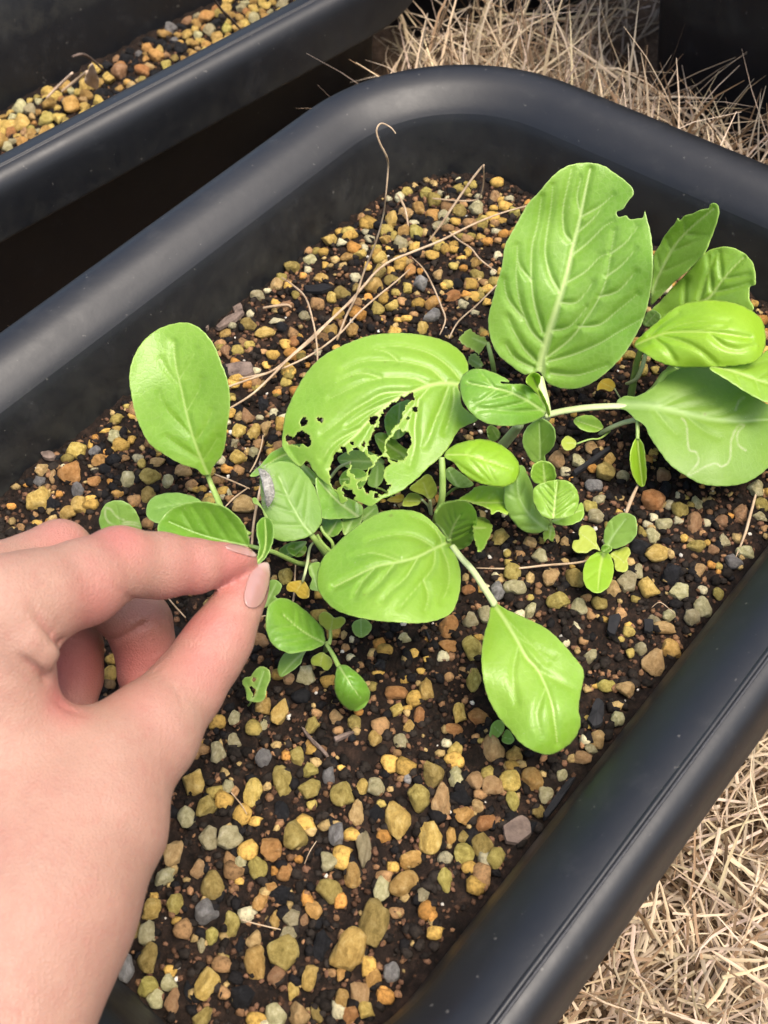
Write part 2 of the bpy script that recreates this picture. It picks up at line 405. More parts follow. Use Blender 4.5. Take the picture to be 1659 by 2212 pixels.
# the planter behind, turned slightly
AB = radians(37.6); B1 = np.array([cos(AB), sin(AB), 0]); B2 = np.array([-sin(AB), cos(AB), 0])
pl = E1 * .12 + E2 * .2025                       # a point on its near outer lip
BHU, BHV = .205, .061
right_end = (E1 * .30 + E2 * .19) @ B1
BC = B1 * (right_end - .036 - BHU) + B2 * ((pl @ B2) + .036 + BHV) + np.array([0, 0, 0])
planter('black plastic planter behind at the upper left, holding yellow pumice gravel', BC, AB, BHU, BHV, .05)
# two more whose walls close the view at the top
c3 = E1 * .462 + E2 * -.095 + np.array([0, 0, .12]); planter('tall black planter at the top right corner behind the dry grass', c3, A0 + pi / 2, .215, .130, .045, .12)
c4 = E1 * .435 + E2 * .295 + np.array([0, 0, .10])
planter('black planter cut off by the top edge, right of the gravel planter', c4, A0, .10, .10, .05, .10)

# ------------------------------------------------------------------ soil
def in_rr(u, v, hu, hv, r):
    qx = np.abs(u) - (hu - r); qy = np.abs(v) - (hv - r)
    return np.hypot(np.maximum(qx, 0), np.maximum(qy, 0)) + np.minimum(np.maximum(qx, qy), 0) - r
def soil_h(u, v):
    p = np.stack([np.atleast_1d(u), np.atleast_1d(v)], 1)
    return .0016 * vnoise(p, 55, 21) + .0010 * vnoise(p, 190, 22)
def make_soil(name, c, e1, e2, hu, hv, r, z0, label):
    du = .0016; us = np.arange(-hu - .004, hu + .004, du); vs = np.arange(-hv - .004, hv + .004, du)
    Ug, Vg = np.meshgrid(us, vs); nu, nv = len(us), len(vs); u, v = Ug.ravel(), Vg.ravel()
    p = np.stack([u, v], 1)
    Z = z0 + soil_h(u, v) + .0006 * vnoise(p, 900, 23) + .0004 * RNG.normal(size=len(u))
    keep = in_rr(u, v, hu, hv, r) < .0035
    V = c[None] + u[:, None] * e1 + v[:, None] * e2; V[:, 2] += Z
    idx = np.arange(nu * nv).reshape(nv, nu); q = np.stack([idx[:-1, :-1], idx[:-1, 1:], idx[1:, 1:], idx[1:, :-1]], -1).reshape(-1, 4)
    q = q[keep[q].all(1)]
    used = np.unique(q); mp = np.zeros(nu * nv, int); mp[used] = np.arange(len(used))
    o = mesh_obj(name, V[used], mp[q], M['soil'])
    tag(o, label, 'soil', kind='structure'); return o
soil = make_soil('soil', MC, E1, E2, HU, HV, RC, 0.0, 'dark crumbly potting soil strewn with pumice pebbles in the middle planter')
BZ = -.034
soil_b = make_soil('soil', BC, B1, B2, BHU - .006, BHV - .006, .045, BZ, 'gravelly soil in the planter at the upper left')
def soil_z(P):
    q = np.asarray(P) - MC; return float(soil_h(q @ E1, q @ E2)[0])

# ------------------------------------------------------------------ pebbles
def ico(sub):
    import bmesh
    b = bmesh.new(); bmesh.ops.create_icosphere(b, subdivisions=sub, radius=1.0)
    V = np.array([v.co[:] for v in b.verts]); F = [[v.index for v in f.verts] for f in b.faces]; b.free(); return V, F
ICO3 = ico(3); ICO2 = ico(2); ICO1 = ico(1)
def rock_verts(base, seed, rough=1.0):
    r = np.random.default_rng(seed); V = base.copy()
    for _ in range(13):                      # knock flats off the sphere
        d = r.normal(size=3); d /= np.linalg.norm(d); h = r.uniform(.52, .88)
        s = V @ d; V -= np.maximum(s - h, 0)[:, None] * d * .95
    V *= (1 + .13 * rough * vnoise(base, 2.4, seed) + .07 * rough * vnoise(base, 6, seed + 9) + .035 * rough * vnoise(base, 14, seed + 5))[:, None]
    return V / np.abs(V).max(0)
ROCKS = {}
for key in 'oygwbkd':
    ROCKS[key] = []
    for s in range(8):
        me = bpy.data.meshes.new('pebble')
        me.from_pydata([tuple(map(float, v)) for v in rock_verts(ICO3[0], ord(key) * 31 + s, 1.8 if key == 'd' else 1.0)], [], ICO3[1]); me.update()
        me.polygons.foreach_set('use_smooth', [True] * len(me.polygons)); me.materials.append(M[key]); ROCKS[key].append(me)
def pebble(key, P, sx, sy, sz, rot, parent, sink=.35):
    o = bpy.data.objects.new('charcoal_chunk' if key == 'd' else 'pebble', random.choice(ROCKS[key]))
    COL.objects.link(o); o.parent = parent
    o.location = (P[0], P[1], P[2] + sz * (1 - 2 * (sink if key != 'd' else .5))); o.scale = (sx, sy, sz)
    o.rotation_euler = (random.uniform(-.35, .35), random.uniform(-.35, .35), rot + random.choice((0, pi)))
    return o
PEB = {
'P': '''855,570,110,110,o 975,525,120,165,g 1185,515,90,145,k 1310,560,85,175,w 1140,635,115,95,w 1285,400,80,130,b 1215,315,115,130,g 1490,435,110,175,y 1630,500,90,160,y 1510,745,145,115,g 1405,780,80,130,w 1375,955,160,195,g 1245,1095,145,190,y 1145,770,115,120,g 1255,705,95,110,y 915,1105,150,160,g 775,1140,100,150,y 765,1025,80,90,b 680,1165,100,130,w 530,1255,110,140,y 570,765,130,150,g 640,525,130,100,w 540,525,90,100,w 440,410,95,100,w 530,370,95,100,g 755,290,100,125,y 910,225,90,130,g 1050,270,115,90,g 990,105,85,90,g 1045,180,85,75,g 820,105,85,75,k 670,20,75,75,w 585,80,75,90,w 470,240,130,120,y 300,480,90,80,g 355,590,110,140,b 420,650,75,120,b 490,680,80,90,b 325,705,110,95,w 345,760,80,70,g 380,845,95,95,g 255,875,90,90,y 240,990,90,115,w 160,980,80,95,g 120,1055,60,75,w 235,1130,105,150,g 130,1170,95,130,k 225,1260,105,100,g 340,1235,95,80,w 250,1340,85,80,w 350,1320,75,110,b 430,900,80,100,g 535,890,110,100,k 660,940,85,110,g 555,1000,65,80,g 500,1045,45,70,w 805,825,70,100,o 855,760,60,50,o 925,690,75,75,o 870,680,40,45,o 995,630,45,40,o 1065,875,80,90,o 870,920,60,80,y 955,915,80,80,w 935,1000,85,60,w 1015,920,50,60,b 705,635,70,70,w 785,660,90,110,g 885,1205,80,85,b 1050,1215,75,110,y 965,1285,50,90,y 1205,1190,50,90,o 1155,1190,50,40,b 1365,1215,80,90,o 1460,1190,85,140,k 1300,1285,90,140,b 1215,1320,80,80,y 1415,1275,45,50,o 1250,1400,80,100,o 1330,1385,90,80,y 1080,1390,60,90,g 990,1400,110,100,b 880,1410,100,110,w 505,1420,90,110,g 1560,620,80,80,o 1620,820,55,75,w 1580,430,60,70,b 1590,555,50,70,o 1600,310,100,150,y 1380,260,85,75,w 1305,260,65,70,y 1145,200,65,75,k 1505,25,80,70,g 1375,25,70,75,y 630,265,65,70,w 1540,225,40,60,k 900,370,90,100,d 700,1320,130,110,d 1110,1060,120,120,d 1080,940,70,70,d 690,1040,70,70,d 1380,400,90,80,d 900,810,110,90,d 440,1290,70,110,d''',
'Q': '''65,35,90,60,o 190,30,60,80,y 70,105,70,45,y 165,135,50,65,o 120,180,50,50,y 90,240,70,55,w 335,125,65,80,g 420,135,90,65,b 310,190,75,55,b 285,245,45,50,w 320,285,60,75,y 485,295,90,110,b 570,330,70,90,g 555,415,90,90,y 650,410,100,90,y 705,370,60,80,g 770,385,50,55,w 855,325,85,80,b 900,285,60,40,w 925,225,80,55,b 870,240,45,40,w 230,395,95,100,g 320,400,75,80,w 395,420,75,80,b 480,455,85,90,b 560,500,60,90,g 165,490,90,110,g 260,520,85,150,b 345,485,100,80,d 355,560,90,70,o 410,520,55,55,b 450,590,70,75,o 360,645,60,60,g 300,640,40,80,o 210,645,110,140,y 435,675,90,100,g 350,725,105,90,g 495,750,85,85,g 130,745,90,70,o 75,590,110,150,y 145,590,60,60,b 275,835,60,120,g 180,915,50,65,w 95,850,120,95,y 220,1000,45,45,o 45,1220,75,90,k 520,600,40,40,o 610,490,60,70,w 675,545,50,50,g 705,470,60,70,w 610,620,110,80,d 920,140,80,110,d''',
'E': '''620,205,90,80,b 720,215,60,75,w 655,255,55,45,w 875,205,60,55,y 855,270,100,90,g 950,270,70,55,w 790,155,65,65,b 1085,415,115,100,o 1140,275,75,65,b 1285,525,85,105,b 1220,450,75,75,g 1170,420,50,55,w 1220,370,55,35,w 1315,400,60,65,w 1335,460,100,80,y 1210,510,50,40,w 1065,530,50,40,w 1090,585,65,70,w 1140,530,80,60,w 1035,565,45,60,g 1090,490,45,40,w 830,405,65,55,w 810,490,80,60,w 780,440,70,60,g 1115,680,130,75,y 1300,640,90,60,g 1300,685,90,60,g 1385,655,60,50,b 1435,620,65,70,w 1480,715,95,75,k 1540,680,90,60,w 1530,465,75,90,b 1435,505,85,60,b 1600,340,75,70,w 1630,410,60,70,g 1620,480,70,45,w 1310,755,75,60,b 1345,730,70,50,b 1010,765,60,65,w 960,815,90,100,w 895,855,70,80,b 1065,840,80,90,y 1215,865,90,75,w 1275,885,90,95,g 1340,935,90,100,w 1275,990,85,80,w 1240,1035,85,85,g 1145,1040,105,70,b 1165,980,70,50,w 1095,990,65,45,w 1330,850,50,50,w 1410,870,60,60,g 915,930,145,80,g 825,915,75,60,g 785,885,65,45,w 725,935,80,70,w 625,920,110,85,g 780,970,45,50,b 490,950,70,75,w 585,795,80,95,b 705,800,90,90,g 690,745,80,60,g 410,850,95,70,w 395,775,85,80,g 330,860,75,80,k 315,790,40,40,w 180,850,65,45,o 530,695,75,60,w 85,1025,95,95,o 80,1125,95,55,o 65,1075,50,50,o 195,1000,80,65,w 265,970,75,80,w 205,1150,85,120,g 215,1295,75,135,g 135,1460,80,100,y 235,1470,105,80,o 105,1535,85,60,o 75,1600,55,50,w 120,1640,75,80,y 300,1640,105,120,b 400,1670,80,60,y 790,1170,75,60,w 1095,1200,115,140,b 1030,1140,60,60,w 1180,1130,90,100,o 1030,1255,70,85,g 860,1310,85,65,g 960,1340,105,70,b 1015,1325,65,75,g 905,1360,60,60,w 910,1490,70,70,w 890,1530,50,45,o 815,1590,85,75,b 740,1680,90,60,b 785,1640,60,50,w 335,595,85,80,g 480,625,70,55,b 660,615,60,60,b 710,1025,40,45,w 770,1500,50,60,y 750,1100,50,40,b 800,340,90,70,k 1150,345,80,90,d 1180,770,110,110,d 1030,640,100,90,d 1060,1030,80,100,d''',
'C1': '''970,425,60,45,g 1080,440,70,60,g 1160,445,50,35,w 1165,475,60,45,o 1040,515,65,85,y 890,595,80,95,y 935,470,55,60,w 875,475,35,45,w 970,550,90,60,b 1115,550,80,75,o 1180,575,70,75,w 1255,540,70,65,g 1345,520,80,75,w 1360,445,45,35,w 1300,425,45,50,g 1440,455,70,60,b 1445,520,50,40,y 1530,465,55,40,w 1555,550,65,60,g 1290,580,75,45,w 1230,605,60,45,y 1045,570,75,40,b 1005,595,65,30,w 950,665,65,65,y 1020,660,80,95,g 945,730,80,70,w 855,720,65,55,y 870,765,60,35,y 765,700,60,50,w 745,650,50,40,w 740,750,40,55,w 550,705,80,70,y 615,720,65,45,w 520,765,60,50,y 480,745,50,40,g 435,740,50,55,b 430,795,90,60,w 350,850,80,80,g 290,890,75,60,g 430,855,45,40,w 265,960,65,80,b 165,1010,80,50,w 215,975,50,30,w 500,910,80,60,y 550,940,80,85,o 405,890,45,35,o 435,900,40,40,y 650,805,80,45,y 670,835,45,40,o 720,795,75,55,y 830,810,80,60,y 825,880,70,75,g 810,770,45,55,o 755,850,50,60,y 690,910,60,55,w 790,955,100,80,y 890,915,85,60,g 700,975,60,60,g 985,875,60,90,o 1045,870,45,40,o 1145,880,60,75,b 970,955,55,60,g 1040,935,90,80,k 1185,755,55,60,y 1270,800,60,35,y 1220,840,55,50,g 1280,850,50,35,o 1345,815,70,60,y 1350,870,75,50,g 1390,910,110,90,y 1460,650,60,35,w 1150,625,80,50,w 1465,770,45,50,w 1305,760,45,60,y 1210,985,100,65,o 1290,975,65,40,o 1280,1035,60,55,w 1110,1025,90,65,o 1115,1100,110,80,k 895,1060,75,55,y 860,1015,80,70,g 760,1010,50,50,o 785,1050,70,55,w 825,1115,50,35,y 560,1025,60,65,y 620,1000,90,60,g 705,1040,50,50,b 365,1010,45,60,g 320,1080,100,60,b 125,1105,45,50,w 115,1160,90,65,g 205,1210,110,70,y 115,1280,60,50,g 115,1335,110,75,y 360,1260,65,60,o 420,1125,60,60,w 550,1190,80,60,y 540,1250,80,70,o 680,1185,65,75,y 615,1155,40,50,b 500,1070,45,40,b 1055,1155,60,80,y 260,1145,90,35,w 890,1170,45,35,y 460,985,130,45,d 1210,430,60,35,d 650,780,80,50,d 850,1150,90,60,d 300,1190,80,60,d 1240,930,80,50,d''',
'A': '''935,45,80,45,w 1365,65,65,70,y 1150,45,55,60,g 740,275,95,60,y 885,150,60,55,y 780,220,50,50,w 970,265,110,65,y 1150,315,60,65,o 880,345,70,55,g 880,400,120,80,y 750,385,80,80,b 800,445,55,50,o 860,745,85,95,b 820,840,80,90,y 900,840,80,100,y 975,820,70,100,b 1025,715,60,65,w 1000,775,50,60,w 790,910,55,85,w 815,1000,95,75,y 900,965,70,60,w 1030,520,45,45,b 1210,160,60,60,w 1350,240,90,80,y 1490,235,80,75,y 1360,300,90,70,o 920,490,60,40,w 850,1290,130,120,b 960,660,100,90,d 810,700,65,60,d''',
'Z4': '''645,180,150,115,y 780,190,115,85,k 940,80,105,100,w 740,120,50,80,y 870,185,65,45,o 870,230,60,40,o 945,160,90,50,y 825,280,120,90,o 590,390,190,160,o 360,345,105,105,b 450,390,65,125,b 310,580,195,160,y 400,485,70,65,b 490,530,65,50,o 785,455,120,80,o 785,540,140,115,y 655,500,110,110,k 650,620,140,140,y 555,670,130,100,y 975,530,105,75,o 1045,435,125,140,w 910,445,50,60,o 1130,240,95,80,w 1170,300,65,100,g 1025,240,85,60,b 1305,280,130,70,b 1225,410,190,110,g 1210,530,130,140,g 1370,435,105,110,w 1330,330,85,75,w 1505,360,130,120,b 90,610,75,50,o 300,750,85,65,y 400,725,70,55,o 290,690,60,50,b 330,440,110,90,k 995,10,150,60,y 870,10,110,40,y 790,355,70,50,w 530,310,50,40,w 120,690,180,110,d 430,620,130,110,d 880,360,120,90,d 420,240,130,60,d''',
'F': '''250,700,150,130,b 430,1270,140,210,y 680,1375,120,150,g 890,1300,115,110,b 900,1425,90,75,b 1030,1350,115,130,g 1190,1490,100,120,o 1410,1495,130,110,g 1370,1105,170,110,o 1600,1095,100,160,o 1555,1300,100,130,o 1480,1380,80,100,y 1375,1250,100,80,y 1460,1235,80,60,y 1320,1190,70,70,o 1440,990,80,70,y 1215,945,110,50,y 1440,660,130,80,w 1020,680,65,60,w 1005,825,80,75,w 955,730,70,60,b 1070,875,80,55,b 630,955,150,150,w 720,1265,90,70,b 660,1510,80,100,y 570,1620,130,120,y 300,1620,120,130,w 50,1470,110,140,w 40,1310,90,110,w 295,1350,75,110,w 290,1210,120,120,y 490,980,90,100,b 1370,1590,80,60,b 1620,660,40,40,o 1060,1260,80,60,o 470,150,110,130,g 700,400,110,120,d 1240,870,80,90,d 1000,1470,80,80,d''',
}
taken = []; ALLP = []
for fr in ('E', 'Q', 'P', 'C1', 'Z4', 'A', 'F'):
    x0, y0, k = FR[fr]
    for s in PEB[fr].split():
        x, y, ww, hh, key = s.split(',')
        x, y, ww, hh = float(x) * k + x0, float(y) * k + y0, float(ww) * k, float(hh) * k
        if any(math.hypot(x - a, y - b) < .42 * ((ww + hh) / 2 + c) for a, b, c in taken): continue
        taken.append((x, y, (ww + hh) / 2)); ALLP.append((x, y, 0, key, ww, hh, atz(x, y)))
allp = sorted(ALLP, key=lambda t: -t[4] * t[5])
SMALL = []                       # extra pebbles that join the loose crumbs
RXY = atan2(RGT[1], RGT[0])
for i, (x, y, _, key, ww, hh, P) in enumerate(allp):
    d = proj(P)[2]; sx, sy = .56 * ww * d / FOC, .56 * hh * d / FOC / .88
    if in_rr((P - MC) @ E1, (P - MC) @ E2, HU, HV, RC) > -.5 * max(sx, sy) : P = P + (MC - P) * min(1, (max(sx, sy) * .5) / np.linalg.norm(MC - P))
    P = P.copy(); P[2] = soil_z(P); sz = min(sx, sy) * random.uniform(.85, 1.15)
    if i < 300: pebble(key, P, sx, sy, sz, RXY + random.uniform(-.3, .3), soil, random.uniform(.26, .40))
    else: SMALL.append((key, P, sx, sy, sz))

COLS = {'o': (.50, .25, .065), 'y': (.52, .33, .085), 'g': (.34, .26, .075), 'w': (.50, .45, .28), 'b': (.34, .20, .09), 'k': (.2, .19, .175), 'd': (.015, .015, .016)}
def crumbs(name, parent, c, e1, e2, hu, hv, r, z0, n, extra=()):
    Vs = []; Cs = []; Fs = []; off = 0; F1 = np.array(ICO1[1]); F2 = np.array(ICO2[1])
    variants = [rock_verts(ICO1[0], 500 + s, 1.3) for s in range(12)]; big = [rock_verts(ICO2[0], 700 + s) for s in range(10)]
    uv = np.c_[RNG.uniform(-hu, hu, n), RNG.uniform(-hv, hv, n)]
    uv = uv[in_rr(uv[:, 0], uv[:, 1], hu, hv, r) < -.001]
    hz = soil_h(uv[:, 0], uv[:, 1])
    for (u, v), h in zip(uv, hz):
        t = RNG.random()
        if t < .50: col, s = np.array((.105, .056, .033)) * RNG.uniform(.5, 1.7), RNG.uniform(.0004, .0012)
        elif t < .80: col, s = np.array((.020, .016, .013)) * RNG.uniform(.5, 1.5), RNG.uniform(.0006, .0022)
        elif t < .90: col, s = np.array((.20, .11, .055)) * RNG.uniform(.7, 1.5), RNG.uniform(.0006, .0016)
        elif t < .945: col, s = np.array((.34, .24, .10)) * RNG.uniform(.7, 1.3), RNG.uniform(.0007, .0022)
        elif t < .962: col, s = np.array((.62, .58, .50)) * RNG.uniform(.7, 1.15), RNG.uniform(.0004, .0011)
        else: col, s = np.array((.012, .011, .011)), RNG.uniform(.0014, .0026)
        a = RNG.uniform(0, 6.28); V = variants[int(RNG.integers(12))] * s * RNG.uniform(.65, 1.2, 3)
        V = V @ np.array([[cos(a), -sin(a), 0], [sin(a), cos(a), 0], [0, 0, 1]])
        P = c + e1 * u + e2 * v; P = P + np.array([0, 0, z0 + h + s * .25])
        Vs.append(V + P); Cs.append(np.repeat(col[None], len(V), 0)); Fs.append(F1 + off); off += len(V)
    for key, P, sx, sy, sz in extra:
        V = big[int(RNG.integers(10))] * (sx, sy, sz); col = np.array(COLS[key]) * RNG.uniform(.5, 1.05)
        Vs.append(V + P + np.array([0, 0, sz * .3])); Cs.append(np.repeat(col[None], len(V), 0)); Fs.append(F2 + off); off += len(V)
    o = mesh_obj(name, np.vstack(Vs), np.vstack(Fs), M['crumb'], parent); cattr(o, np.vstack(Cs)); o['kind'] = 'stuff'
    return o
ex = list(SMALL)
for _ in range(2300):                              # small gravel between the traced pebbles
    u, v = random.uniform(-HU, HU), random.uniform(-HV, HV)
    if in_rr(u, v, HU, HV, RC) > -.003: continue
    edge = v > .045 or u > .10 or u < -.045; s = random.uniform(.0011, .0024) if not edge else random.uniform(.0014, .0036)
    if not edge and random.random() < .62: continue
    if u < -.045 and random.random() < .55: continue
    P = MC + E1 * u + E2 * v; P[2] = soil_z(P)
    x, y, _ = proj(P)
    if any(math.hypot(x - a, y - b) < .5 * c + 4 for a, b, c in taken): continue
    ex.append((random.choices('oygwbd', (2, 6, 4, 1.2, 4, .5))[0], P, s, s * random.uniform(.7, 1.3), s * .8))
crumbs('soil_crumbs', soil, MC, E1, E2, HU, HV, RC, 0.0, 16000, ex)

# gravel of the planter behind
nb = 0; placed = []
tries = 0
while nb < 300 and tries < 14000:
    tries += 1
    u, v = random.uniform(-BHU, BHU), random.uniform(-BHV * .15, BHV)
    if in_rr(u, v, BHU - .008, BHV - .008, .04) > -.003: continue
    s = random.uniform(.0022, .0046) if random.random() < .85 else random.uniform(.004, .006)
    if any(math.hypot(u - a, v - b) < .74 * (s + c) for a, b, c in placed): continue
    P = BC + B1 * u + B2 * v; x, y, _ = proj((P[0], P[1], BZ))
    if x < -25 or y < -25: continue
    placed.append((u, v, s))
    dark = (215 < x < 400 and 45 < y < 225 and random.random() < .75)
    key = random.choices('oygwbkd', (1.5, 2, 1, 1.5, 1, 1, 14) if dark else (3, 12, 2, 3, 1, .2, .4))[0]
    P[2] = BZ + float(soil_h(u, v)[0]); pebble(key, P, s, s * random.uniform(.75, 1.25), s * random.uniform(.65, .95), random.uniform(0, 6), soil_b, .25); nb += 1
crumbs('soil_crumbs', soil_b, BC, B1, B2, BHU - .008, BHV - .008, .04, BZ, 3500)

# ------------------------------------------------------------------ bark and charcoal slivers lying on the soil
def chip(name, fr, quad, mat, thick=.0016, z=.0012):
    q = P2(fr, quad); n = len(q); P = np.array([atz(x, y) for x, y in q]); P = resample(P, .0018, True)
    P[:, 2] = [soil_z(p) for p in P]; P[:, 2] += z + .0007 * vnoise(P, 600, 4)
    n = len(P); top = P + [0, 0, thick]; c1 = P.mean(0); top = top + (c1 - top) * .08; ct = top.mean(0) + [0, 0, thick * .4]
    V = np.vstack([P, top, ct[None]]); F = [(i, (i + 1) % n, n + (i + 1) % n, n + i) for i in range(n)] + [(n + i, n + (i + 1) % n, 2 * n) for i in range(n)]
    return mesh_obj(name, V, F, mat, soil, False)
for fr, q in (('A', '740,470 830,455 905,460 915,520 870,545 760,540'), ('A', '600,170 625,132 640,150 665,155 650,200 632,245 600,225'),
              ('A', '680,235 760,180 850,140 860,155 800,210 700,260'), ('A', '785,130 840,110 850,140 800,165'),
              ('F', '590,1380 610,1375 660,1470 760,1550 835,1640 810,1650 720,1560 640,1480'), ('F', '860,1490 940,1455 1030,1430 1040,1450 950,1490 865,1525'),
              ('Z4', '350,220 450,205 485,250 440,275 370,265'), ('Q', '520,610 600,560 640,580 650,640 590,690 530,680')):
    chip('bark_chip', fr, q, M['bark'])
for fr, q in (('E', '870,990 920,975 935,990 900,1085 860,1070'), ('E', '760,1500 820,1380 850,1400 850,1480 800,1550'), ('E', '690,270 800,200 880,150 885,165 800,225 700,290'),
              ('E', '1040,1010 1090,1005 1090,1070 1045,1060'), ('Q', '900,100 925,50 950,70 950,180 900,200'), ('C1', '410,970 540,960 580,990 520,1015 420,1000'),
              ('F', '1590,590 1620,600 1659,690 1640,700'), ('F', '1190,920 1250,850 1270,860 1220,920'), ('Q', '690,560 800,410 840,400 760,520 700,590')):
    chip('charcoal_sliver', fr, q, M['d'])
# ================================================================== plants
SEED = [100]
def auto_veins(mid, poly, n=6, ang=48, curve=.55):
    out = []; m = resample(catmull(mid, 6), 4)
    T = np.gradient(m, axis=0); T /= np.linalg.norm(T, axis=1)[:, None] + 1e-9
    L = len(m)
    for i in range(n):
        k = int(L * (.06 + .80 * i / n))
        for sgn in (-1, 1):
            kk = min(max(k + int(random.uniform(-.03, .03) * L), 0), L - 2); p = m[kk].copy(); a = radians(ang + random.uniform(-7, 7)) * sgn; pts = [p.copy()]
            t = T[kk]; d = np.array([t[0] * cos(a) - t[1] * sin(a), t[0] * sin(a) + t[1] * cos(a)])
            for st in range(60):
                bend = -sgn * radians(curve); d = np.array([d[0] * cos(bend) - d[1] * sin(bend), d[0] * sin(bend) + d[1] * cos(bend)])
                p = p + d * 5
                if not inside(poly, p[None])[0]: break
                pts.append(p.copy())
            if len(pts) > 4: out.append(np.array(pts[:int(len(pts) * .9)]))
    return out
def leaf(parent, fr, outline, mid, zb, zt, mat='leaf', roll=0, cup=0.0, arch=0.0, veins=None, nv=5, vw=2.2, mw=(5, 1.5), quilt=.0006, wav=.0008,
         holes=(), step=None, smooth=True, mines=(), rag=0.0, name='leaf', vstr=.75, mstr=.9, fold=0.0, edge=True, label=None, zoff=0.0, wavf=90):
    SEED[0] += 1; sd = SEED[0]; rr = np.random.default_rng(sd)
    ol = P2(fr, outline); k = FR[fr][2]
    size = np.ptp(ol, axis=0).max(); step = step or (3.1 if size > 250 else 3.6 if size > 110 else 2.6)
    if smooth: ol = catmull(ol, 8, True)
    ol = resample(ol, step, True)
    nrm = np.roll(ol, -1, 0) - np.roll(ol, 1, 0); nrm = np.stack([nrm[:, 1], -nrm[:, 0]], 1); nrm /= np.linalg.norm(nrm, axis=1)[:, None] + 1e-9
    if rag: ol = ol + nrm * (rr.normal(size=(len(ol), 1)) * rag)
    else: ol = ol + nrm * (.55 * np.sin(np.arange(len(ol)) * .9 + rr.uniform(0, 6)) * rr.uniform(.2, 1, len(ol)))[:, None]
    md = resample(catmull(P2(fr, mid), 6), 5)
    hs = []
    for h in holes:
        q = P2(fr, h); q = q.mean(0) + (q - q.mean(0)) * 1.17; q = resample(catmull(q, 5, True), step * .7, True); q = q + rr.normal(size=q.shape) * step * .36 + (3.0 if np.ptp(q, axis=0).max() > 18 else .6) * np.stack([vnoise(q, .28, sd), vnoise(q, .28, sd + 3)], 1); hs.append(q)
    lo, hi = ol.min(0), ol.max(0); gx = np.arange(lo[0], hi[0], step); gy = np.arange(lo[1], hi[1], step * .866)
    G = np.array([(x + (step / 2 if j % 2 else 0), y) for j, y in enumerate(gy) for x in gx])
    G = G[inside(ol, G)]; G = G[segdist(G, ol, True)[0] > step * .55]
    for q in hs:
        G = G[~inside(q, G)]; G = G[segdist(G, q, True)[0] > step * .5]
    pts = [ol] + hs + [G]; edges = []; off = 0
    for q in [ol] + hs:
        n = len(q); edges += [(off + i, off + (i + 1) % n) for i in range(n)]; off += n
    allv = np.vstack(pts)
    cv, ce, cf, *_ = delaunay_2d_cdt([Vector(p) for p in allv.tolist()], edges, [], 0, 1e-4)
    V2 = np.array([v[:] for v in cv]); F = np.array([f for f in cf if len(f) == 3]); cen = V2[F].mean(1)
    ok = inside(ol, cen)
    for q in hs: ok &= ~inside(q, cen)
    F = F[ok]; used = np.unique(F); mp = np.zeros(len(V2), int); mp[used] = np.arange(len(used)); V2 = V2[used]; F = mp[F]
    # plane of the blade
    Bp, Tp = atz(*md[0], zb), atz(*md[-1], zt); ax = Tp - Bp; ax /= np.linalg.norm(ax)
    lat = np.cross(ax, [0, 0, 1.0]); lat /= np.linalg.norm(lat); nn = np.cross(lat, ax)
    lat = lat * cos(radians(roll)) + nn * sin(radians(roll)); nn = np.cross(lat, ax); nn /= np.linalg.norm(nn)
    if nn @ (CAM - Bp) < 0: nn = -nn
    dm, tm = segdist(V2, md)
    # signed lateral coordinate, normalised
    tang = md[-1] - md[0]; wmax = max(segdist(ol, md)[0].max(), 1)
    mt = np.gradient(md, axis=0); ix = np.clip((tm * (len(md) - 1)).astype(int), 0, len(md) - 1)
    rel = V2 - md[ix]; sg = np.sign(mt[ix, 0] * rel[:, 1] - mt[ix, 1] * rel[:, 0]); lv = sg * dm / wmax
    vs = [P2(fr, v) for v in veins] if veins is not None else auto_veins(P2(fr, mid), ol, nv)
    vs = [catmull(v, 5) if len(v) > 2 and len(v) < 15 else v for v in vs]
    ch = md[-1] - md[0]; uc = np.clip(((V2 - md[0]) @ ch) / (ch @ ch), -.15, 1.15)
    gw = float(np.clip(size / 38, 3.2, 9)); qs = 1.0 if veins is not None else float(np.clip(size / 220, .12, .8)); quilt = quilt * qs; vstr = vstr if veins is not None else vstr * float(np.clip(size / 190, .22, .8)); vw = vw if veins is not None else vw * float(np.clip(size / 160, .55, 1))
    vm = np.clip(1 - dm / (mw[0] + (mw[1] - mw[0]) * tm), 0, 1) ** .7 * mstr
    groove = np.exp(-(dm / gw) ** 2)
    vein = vm
    for v in vs:
        dv, tv = segdist(V2, v); wv = vw * (1 - .62 * tv)
        vein = np.maximum(vein, np.clip(1 - dv / wv, 0, 1) ** .8 * vstr * (1 - .45 * tv)); groove = np.maximum(groove, np.exp(-(dv / gw) ** 2) * (1 - .5 * tv))
    off = -cup * 0 + cup * lv ** 2 + arch * 4 * uc * (1 - uc) + quilt * (1 - groove) + wav * vnoise(V2, 1 / wavf * 2.2, sd) + .16 * wav * vnoise(V2, 1 / wavf * 5, sd + 1) + fold * np.abs(lv) + zoff
    de = segdist(V2, ol, True)[0]
    off = off + .10 * wav * np.sin(uc * 22) * np.exp(-(de / 10) ** 2)
    D = ((V2[:, :1] - 829.5) * RGT - (V2[:, 1:] - 1106) * UPV + FOC * FWD) / FOC
    tt = ((Bp - CAM) @ nn + off) / (D @ nn); W = CAM + D * tt[:, None]
    # make the faces look at the camera
    o = mesh_obj(name, W, F, M[mat], parent)
    f0 = W[F]; nr = np.cross(f0[:, 1] - f0[:, 0], f0[:, 2] - f0[:, 0])
    if ((CAM - f0[:, 0]) * nr).sum() < 0: o.data.flip_normals()
    fattr(o, 'vein', np.clip(vein, 0, 1)); fattr(o, 'edge', np.exp(-(de / 2.2) ** 2) if edge else np.zeros(len(V2)))
    tn = np.zeros(len(V2))
